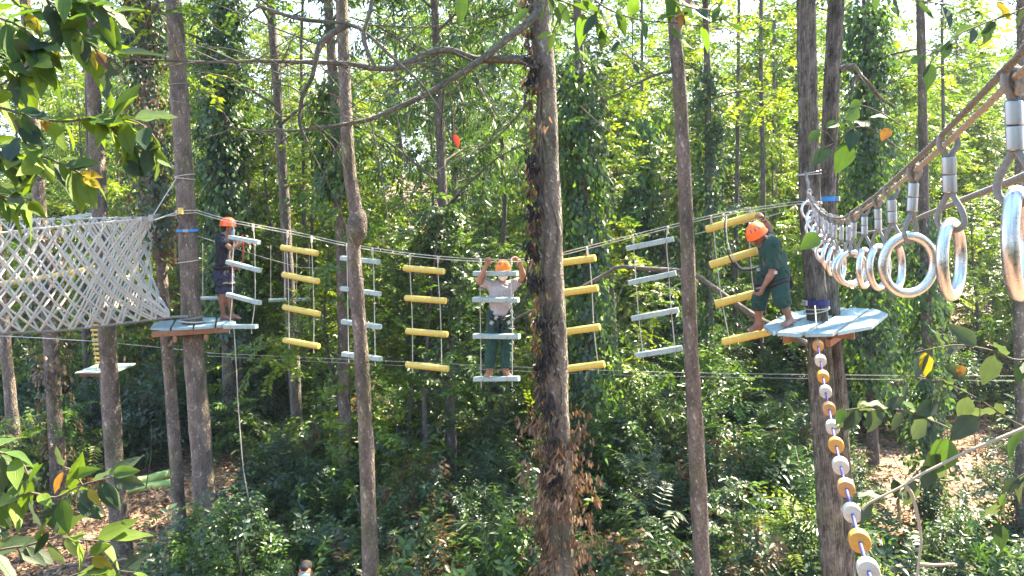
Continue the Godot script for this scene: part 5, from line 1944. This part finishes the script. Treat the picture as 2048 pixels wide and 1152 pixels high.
	for q in [J(1517, 539, d - 0.16), J(1551, 545, d - 0.23)]:
		var b := Geo.new()
		b.box(Transform3D(Basis(Vector3.UP, 0.4), q), Vector3(0.045, 0.04, 0.012), 0.003)
		geo_part("buckle", b, M.alloy, o)


func person_navy() -> void:
	var y := P(385, 647, 13.2).y
	var d := 13.35
	var al := on_plane(447, 640, y) + Vector3(0, 0.075, 0)
	var ar := on_plane(464, 639, y) + Vector3(0, 0.075, 0)
	var toe_l := al + Vector3(0.17, -0.052, 0.06)
	var toe_r := ar + Vector3(0.16, -0.052, 0.03)
	var hl := J(442, 553, d)
	var hr := J(455, 553, d + 0.10)
	var kl := J(444, 588, d)
	var kr := J(458, 588, d + 0.08)
	var neck := J(449, 470, d)
	var head := J(456, 456, d)
	var sl := J(440, 478, d - 0.12)
	var sr := J(453, 476, d + 0.14)
	var face := Vector3(0.85, -0.15, -0.25)
	var er := J(474, 484, d - 0.1)
	var wr := J(497, 487, d - 0.2)
	var el := J(463, 498, d - 0.24)
	var wl := J(484, 486, d - 0.26)
	var o := thing("person", "person in navy shirt and shorts on the small platform, seen from the side", "person", al)
	var f := Flesh.new(0.013)
	f.bone(neck, head + Vector3(-0.01, -0.03, 0), 0.056, 0.054, 0.03)
	f.bone(neck + Vector3(0, -0.06, 0), (hl + hr) / 2, 0.1, 0.1, 0.04)
	arm(f, sl, el, wl)
	arm(f, sr, er, wr)
	for e in [[hl, kl, al, toe_l], [hr, kr, ar, toe_r]]:
		f.bone(e[0], e[1], 0.075, 0.055, 0.03)
		shank(f, e[1], e[2], Vector3(-1, 0, 0))
		foot(f, e[2], e[3])
	var g := Geo.new()
	f.build(g)
	head_mesh(g, head, face, Vector3.UP)
	hand(g, wr, wr + Vector3(0.08, 0.0, 0.02), Vector3(0, -0.8, 0.3), Vector3(0, 0.2, 0.9), 0.7)
	hand(g, wl, wl + Vector3(0.08, 0.02, 0.02), Vector3(0, -0.8, -0.3), Vector3(0, 0.4, -0.9), 0.7)
	geo_part("body", g, M.skin_dark, o)
	var s := Flesh.new(0.013)
	var waist := J(447, 527, d)
	s.bone(sl, sr, 0.085, 0.085, 0.05)
	s.bone(J(445, 492, d - 0.09), waist + Vector3(0, 0, 0.07), 0.115, 0.105, 0.06)
	s.bone(J(448, 492, d + 0.09), waist + Vector3(0.02, 0, -0.07), 0.115, 0.105, 0.06)
	s.bone(sl, sl.lerp(el, 0.6), 0.075, 0.07, 0.04, true)
	s.bone(sr, sr.lerp(er, 0.5), 0.075, 0.07, 0.04, true)
	g = Geo.new()
	s.crease = 0.016
	s.noise = rough
	s.build(g)
	geo_part("shirt", g, M.shirt_navy, o)
	var t := Flesh.new(0.013)
	t.bone(hl + Vector3(0, 0.16, 0), hr + Vector3(0, 0.16, 0), 0.115, 0.115, 0.05)
	t.bone(hl + Vector3(-0.02, 0.02, 0), hr + Vector3(-0.02, 0.02, 0), 0.13, 0.125, 0.06)
	t.bone(hl, hl.lerp(kl, 0.98), 0.112, 0.098, 0.03, true)
	t.bone(hr, hr.lerp(kr, 0.98), 0.112, 0.098, 0.03, true)
	g = Geo.new()
	t.crease = 0.016
	t.noise = rough
	t.build(g)
	geo_part("shorts", g, M.shorts_navy, o)
	var hair := Flesh.new(0.009)
	hair.bone(head + Vector3(-0.03, 0.035, 0.01), head + Vector3(-0.055, -0.02, 0.01), 0.080, 0.062, 0.03)
	g = Geo.new()
	hair.build(g)
	geo_part("hair", g, M.hair, o)
	helmet(o, head + Vector3(0.0, 0.07, 0), face + Vector3(0, 0.1, 0), Vector3(0.05, 1, 0), M.helmet)
	var mk := Flesh.new(0.008)
	mk.bone(head + face.normalized() * 0.085 + Vector3(0, -0.04, 0), head + face.normalized() * 0.07 + Vector3(0, -0.075, 0.0), 0.036, 0.034, 0.02)
	g = Geo.new()
	mk.build(g)
	geo_part("face_mask", g, M.cap_blue, o)
	eyes(o, head, face)
	g = Geo.new()
	ring_strap(g, waist + Vector3(0, -0.06, 0), Vector3.UP, 0.155, 0.185, 0.032, Vector3(1, 0, 0))
	geo_part("harness_belt", g, M.black_web, o)
	for e in [[hl, kl], [hr, kr]]:
		g = Geo.new()
		ring_strap(g, e[0].lerp(e[1], 0.45), Vector3(-0.15, 1, 0), 0.122, 0.122, 0.026, Vector3(1, 0, 0))
		geo_part("leg_loop", g, M.black_web, o)
	loop_strap(o, "lanyard", [waist + Vector3(0.15, -0.04, 0.1), J(470, 538, d - 0.2), J(482, 530, d - 0.3), J(487, 510, d - 0.35), J(486, 490, d - 0.4), J(485, 470, d - 0.45)], 0.011, M.red_web)
	loop_strap(o, "lanyard", [waist + Vector3(0.15, -0.05, 0.05), J(462, 520, d - 0.2), J(460, 505, d - 0.25), J(470, 492, d - 0.3), J(478, 480, d - 0.4)], 0.010, M.rope_white)


func person_below() -> void:
	# someone standing on the ground under the course; only the head reaches into the picture
	var head := P(611, 1147, 9.9)
	var foot_y := ground(head.x, head.z)
	var o := thing("person", "dark haired person with pale blue face mask at the picture's bottom edge", "person", Vector3(head.x, foot_y, head.z))
	var face := Vector3(0.25, 0.35, 1.0)
	var c := Vector3(head.x, 0, head.z - 0.03)
	var top := head.y
	var f := Flesh.new(0.014)
	var neck := head + Vector3(0, -0.14, -0.03)
	f.bone(neck, head + Vector3(0, -0.04, 0), 0.052, 0.05, 0.03)
	var hip := Vector3(c.x, lerpf(foot_y, top, 0.52), c.z)
	f.bone(neck, hip, 0.1, 0.1, 0.04)
	for k in [-1.0, 1.0]:
		var hp := hip + Vector3(0.09 * k, 0, 0)
		var ft := Vector3(c.x + 0.11 * k, foot_y + 0.07, c.z)
		f.bone(hp, hp.lerp(ft, 0.5), 0.08, 0.055, 0.03)
		f.bone(hp.lerp(ft, 0.5), ft, 0.055, 0.036, 0.03)
		foot(f, ft, ft + Vector3(0.02 * k, -0.04, 0.17))
		arm(f, neck + Vector3(0.18 * k, -0.07, 0), neck + Vector3(0.24 * k, -0.36, 0), neck + Vector3(0.23 * k, -0.60, 0.08))
	var g := Geo.new()
	f.build(g)
	head_mesh(g, head, face, Vector3.UP)
	for k in [-1.0, 1.0]:
		var w := neck + Vector3(0.23 * k, -0.60, 0.08)
		hand(g, w, w + Vector3(0, -0.1, 0.03), Vector3(-k, 0, 0), Vector3(0, 0, 1), 0.35)
	geo_part("body", g, M.skin, o)
	var s := Flesh.new(0.014)
	s.bone(neck + Vector3(-0.16, -0.07, 0), neck + Vector3(0.16, -0.07, 0), 0.08, 0.08, 0.05)
	s.bone(neck + Vector3(-0.07, -0.12, 0), hip + Vector3(-0.06, 0.05, 0), 0.11, 0.10, 0.05)
	s.bone(neck + Vector3(0.07, -0.12, 0), hip + Vector3(0.06, 0.05, 0), 0.11, 0.10, 0.05)
	for k in [-1.0, 1.0]:
		s.bone(neck + Vector3(0.18 * k, -0.07, 0), neck + Vector3(0.225 * k, -0.28, 0), 0.072, 0.066, 0.04, true)
	g = Geo.new()
	s.crease = 0.016
	s.noise = rough
	s.build(g)
	geo_part("shirt", g, M.red_cloth, o)
	var t := Flesh.new(0.014)
	t.bone(hip + Vector3(-0.07, 0.02, 0), hip + Vector3(0.07, 0.02, 0), 0.11, 0.11, 0.05)
	for k in [-1.0, 1.0]:
		t.bone(hip + Vector3(0.09 * k, 0, 0), Vector3(c.x + 0.11 * k, foot_y + 0.12, c.z), 0.10, 0.075, 0.02, true)
	g = Geo.new()
	t.crease = 0.016
	t.noise = rough
	t.build(g)
	geo_part("trousers", g, M.shorts_navy, o)
	var hair := Flesh.new(0.009)
	hair.bone(head + Vector3(0, 0.065, -0.035), head + Vector3(0, -0.01, -0.055), 0.088, 0.07, 0.03)
	hair.bone(head + Vector3(0, 0.09, 0.0), head + Vector3(0, 0.085, 0.035), 0.062, 0.05, 0.03)
	g = Geo.new()
	hair.build(g)
	geo_part("hair", g, M.hair, o)
	var mk := Flesh.new(0.007)
	var fn := face.normalized()
	mk.bone(head + fn * 0.092 + Vector3(-0.03, -0.03, 0), head + fn * 0.092 + Vector3(0.03, -0.035, 0), 0.034, 0.034, 0.02)
	mk.bone(head + fn * 0.1 + Vector3(0, -0.02, 0), head + fn * 0.08 + Vector3(0, -0.075, 0), 0.03, 0.034, 0.02)
	g = Geo.new()
	mk.build(g)
	geo_part("face_mask", g, M.cap_blue, o)
	eyes(o, head, face)


# ------------------------------------------------------------------ leafy twigs close to the viewer
var near_leaf := {}


func one_leaf(parent: Node3D, base: Vector3, tip: Vector3, up: Vector3, tone: String, slim := 0.46) -> void:
	var key := "%s%d%d" % [tone, int(slim * 10.0), rng.randi() % 4]
	if not near_leaf.has(key):
		var tones := {"green": Color(0.10, 0.19, 0.030), "dark": Color(0.045, 0.085, 0.032), "dull": Color(0.070, 0.105, 0.058), "young": Color(0.17, 0.27, 0.030), "yellow": Color(0.52, 0.40, 0.03), "orange": Color(0.55, 0.26, 0.05), "brown": Color(0.26, 0.15, 0.10)}
		var g := Geo.new()
		var wave := rng.randf_range(0.6, 1.5)
		g.leaf(Vector3(0.08, 0, 0), Vector3.RIGHT, Vector3.UP, 0.92, slim * rng.randf_range(0.85, 1.1), tones[tone] * rng.randf_range(0.85, 1.15), rng.randf_range(0.1, 0.45), rng.randf_range(-0.05, 0.32), 9)
		for i in g.v.size():
			var q := g.v[i]      # uneven, curled blades
			q.y += 0.035 * wave * sin(q.x * 11.0 * wave + q.z * 9.0) * clampf(absf(q.z) * 6.0, 0.15, 1.0)
			q.z += 0.05 * (wave - 1.0) * sin(q.x * 3.1)
			g.v[i] = q
		g.tube(PackedVector3Array([Vector3.ZERO, Vector3(0.045, 0.004, 0), Vector3(0.09, 0, 0)]), 0.012, 4, false, Color(0.16, 0.17, 0.05))
		near_leaf[key] = g.mesh(Vector3.ZERO, true)
	var o := part("leaf", near_leaf[key], M.broad, parent)
	var x := tip - base
	var z := x.cross(up).normalized() * x.length()
	o.transform = Transform3D(Basis(x, z.cross(x).normalized() * x.length(), z), base - parent.position)


func leafy_twig(label: String, d: float, stems: Array, listed: Array, count: int, size: float, tones: Array, slim := 0.46) -> void:
	var root := thing("leafy_twig", label, "branch", P(stems[0][0][0], stems[0][0][1], d))
	for st in stems:
		var p: Array = []
		for e in st:
			p.append(P(e[0], e[1], d + (e[2] if e.size() > 2 else 0.0)))
		var line := curve(p, 0.03)
		var g := Geo.new()
		g.tube(line, taper(line, 0.0045, 0.002), 6, false, Color.WHITE, 0.1)
		geo_part("stem", g, M.twig, root)
		var n := int(count * (st.size() / 4.0))
		for i in n:
			var f := 0.12 + 0.88 * (i + 0.6 * rng.randf()) / n
			var j := clampi(int(f * (line.size() - 1)), 0, line.size() - 2)
			var run := (line[j + 1] - line[j]).normalized()
			var s := 1.0 if i % 2 == 0 else -1.0
			var off := (view * Vector3(0, s, 0)).cross(view * Vector3(0, 0, 1)).normalized()
			var dir := (run * rng.randf_range(0.3, 0.9) + view * Vector3(0, s * rng.randf_range(0.2, 1.0) - 0.35, rng.randfn(0, 0.5)) + off * rng.randfn(0, 0.2)).normalized()
			var up := (Vector3(rng.randfn(0, 0.5), 1.0, rng.randfn(0.3, 0.5))).normalized()
			one_leaf(root, line[j], line[j] + dir * size * rng.randf_range(0.7, 1.15), up, tones[rng.randi() % tones.size()], slim)
	for e in listed:
		var b := P(e[0], e[1], d)
		var from := b + Vector3(0, 9, 0)
		for st in stems:
			for q in st:
				var c := P(q[0], q[1], d + (q[2] if q.size() > 2 else 0.0))
				if c.distance_to(b) < from.distance_to(b):
					from = c
		if from.distance_to(b) > 0.04:
			var tw := Geo.new()
			tw.tube(curve([from, from.lerp(b, 0.5) + Vector3(0, 0.015, 0), b], 0.03), 0.0022, 5, false, Color.WHITE, 0.1)
			geo_part("stem", tw, M.twig, root)
		one_leaf(root, P(e[0], e[1], d), P(e[2], e[3], d - 0.02 + (e[5] if e.size() > 5 else 0.0)), view * Vector3(rng.randfn(0, 0.3), 0.55, 0.85), e[4], slim)


func build_near_leaves() -> void:
	leafy_twig("upper spray of backlit leaves close to the viewer, at the net's side", 2.3, [[[-60, 205], [10, 165], [60, 130], [105, 82], [150, 60]], [[60, -40], [110, 15], [150, 55], [190, 98], [230, 120]], [[-60, 20], [10, 40], [50, 60], [95, 100], [110, 130]], [[120, -40], [150, -5], [190, 10], [230, 30]], [[-60, 100], [-10, 110], [30, 130], [50, 160]]],
		[[186, 98, 189, 136, "yellow"], [190, 100, 219, 140, "brown"], [112, 88, 118, 116, "yellow"], [50, 25, 82, 70, "yellow"], [140, -5, 190, 40, "green"], [225, 100, 260, 117, "young"], [60, 20, 120, 45, "green"], [175, 55, 238, 82, "green"]], 15, 0.145, ["green", "green", "dark", "young", "dull", "young"], 0.36)
	leafy_twig("lower spray of backlit leaves hanging over the rope net", 2.2, [[[-60, 200], [10, 218], [75, 236], [125, 243], [190, 238], [260, 240], [300, 262], [318, 300]], [[30, 240], [60, 300], [100, 318], [140, 335], [185, 362]], [[-60, 380], [0, 392], [30, 398], [55, 396]], [[-60, 290], [-10, 300], [20, 312], [45, 330]], [[190, 240], [225, 255], [262, 285], [285, 310]]],
		[[52, 402, 24, 428, "young"], [55, 402, 88, 431, "young"], [232, 237, 193, 230, "young"], [222, 220, 222, 188, "young"], [240, 240, 262, 231, "young"], [195, 246, 223, 269, "young"], [305, 300, 333, 322, "young"], [293, 298, 322, 293, "young"], [243, 323, 292, 350, "dark"], [160, 345, 203, 350, "yellow"], [165, 352, 203, 376, "yellow"], [92, 232, 92, 264, "orange"], [80, 248, 100, 250, "yellow"], [2, 312, 50, 335, "young"], [0, 295, 40, 308, "green"]], 12, 0.125, ["green", "young", "dark", "young", "dull", "young"], 0.40)
	leafy_twig("shaded leaves and yellow leaf in the lower corner before the litter", 2.4, [[[-60, 1010], [20, 1000], [60, 985], [110, 995], [165, 970], [220, 955]], [[-60, 1120], [0, 1100], [60, 1090], [110, 1075], [170, 1080], [230, 1085]], [[-60, 900], [0, 905], [40, 920], [60, 960]], [[100, 1170], [150, 1150], [200, 1140], [270, 1145]]],
		[[130, 940, 105, 988, "orange"], [130, 935, 108, 893, "dull"], [205, 960, 238, 1015, "dark"], [140, 955, 190, 935, "green"], [222, 948, 278, 940, "green"], [222, 952, 292, 972, "dull"], [150, 1003, 205, 1040, "dark"], [120, 1010, 82, 1030, "dull"], [100, 1060, 68, 1110, "dark"], [175, 1105, 225, 1090, "young"], [180, 1115, 225, 1135, "yellow"], [175, 975, 200, 1010, "yellow"]], 10, 0.13, ["dull", "dark", "green", "dull", "young", "young"], 0.46)
	leafy_twig("leaves hanging into the top edge above the vine hung tree", 3.0, [[[1060, -60], [1095, -10], [1140, 8], [1190, 35], [1210, 60]], [[1150, -60], [1180, -10], [1220, 20], [1280, 40], [1340, 45], [1400, 50], [1460, 30]], [[1330, -60], [1340, -10], [1360, 10], [1420, 20]]],
		[[1090, 20, 1079, 40, "young"], [1110, 10, 1122, 48, "young"], [1105, 64, 1074, 74, "young"], [1105, 66, 1098, 103, "young"], [1195, 25, 1165, 72, "dark"], [1235, 15, 1240, 52, "green"], [1355, 15, 1365, 58, "orange"], [1360, 0, 1400, 15, "brown"], [1440, 10, 1425, 42, "green"], [1265, 125, 1280, 150, "dark"], [1240, 80, 1222, 108, "dark"], [1060, 15, 1022, 45, "green"], [925, -20, 922, 48, "green"]], 7, 0.13, ["green", "dark", "dark", "green"], 0.48)
	leafy_twig("few leaves dangling before the twin furrowed trunks", 3.6, [[[1800, 250], [1760, 225], [1720, 210], [1690, 215]], [[1800, 300], [1750, 262], [1710, 255], [1670, 285], [1640, 300]]],
		[[1722, 200, 1700, 215, "young"], [1680, 245, 1650, 255, "green"], [1690, 240, 1712, 262, "young"], [1640, 260, 1618, 280, "green"], [1700, 280, 1675, 345, "green"], [1660, 290, 1625, 330, "dark"], [1780, 255, 1762, 282, "orange"], [1640, 465, 1600, 500, "green"], [1820, 130, 1850, 105, "dark"]], 2, 0.13, ["dark", "green", "dull"], 0.55)
	leafy_twig("dark leaves overhanging the bright gap above the rings", 3.4, [[[2100, -20], [2040, 20], [1960, 50], [1900, 80], [1850, 140]], [[1700, -60], [1760, -15], [1830, 0], [1900, 10]]],
		[[1990, 0, 2030, 40, "yellow"]], 8, 0.13, ["dark", "dark", "dull"], 0.42)
	leafy_twig("big grey green leaves on a twig beyond the disc rope", 3.4, [[[2120, 880], [2040, 850], [1960, 800], [1900, 770], [1860, 760], [1800, 750]], [[2120, 700], [2040, 720], [1980, 700], [1910, 690], [1830, 705]], [[1905, 960], [1880, 960], [1850, 930], [1800, 985], [1730, 1010]], [[1905, 860], [1850, 835], [1800, 820], [1740, 815], [1690, 820]], [[2100, 930], [2030, 960], [2000, 1030]]],
		[[1995, 1040, 2005, 1105, "dark"], [1785, 955, 1800, 1000, "dark"], [1850, 700, 1852, 755, "yellow"], [1925, 728, 1918, 755, "orange"], [1875, 890, 1850, 960, "dull"], [1900, 870, 1865, 950, "green"], [1765, 820, 1812, 790, "dull"], [1690, 815, 1672, 850, "green"], [1720, 815, 1690, 862, "dull"], [1880, 800, 1825, 835, "dull"], [1935, 760, 1895, 730, "dull"], [1960, 830, 1900, 880, "dull"]], 7, 0.155, ["dull", "dull", "dark", "dull", "green"], 0.5)
	var bare := thing("bare_twig", "pale bent bare twig hanging beside the disc rope", "twig", P(1800, 960, 3.3))
	for st in [[[2140, 800], [2060, 850], [1990, 880], [1930, 905], [1880, 930], [1840, 950], [1800, 975], [1740, 1005], [1725, 1020]], [[1808, 970], [1822, 985], [1835, 1030], [1842, 1080], [1838, 1120], [1832, 1170]], [[1838, 1128], [1870, 1130], [1910, 1128]]]:
		var p: Array = []
		for e in st:
			p.append(P(e[0], e[1], 3.3))
		var line := curve(p, 0.03)
		var g := Geo.new()
		g.tube(line, taper(line, 0.008, 0.0045), 8, true, Color.WHITE, 0.2, rough, 0.3)
		geo_part("twig", g, M.pale_twig, bare)
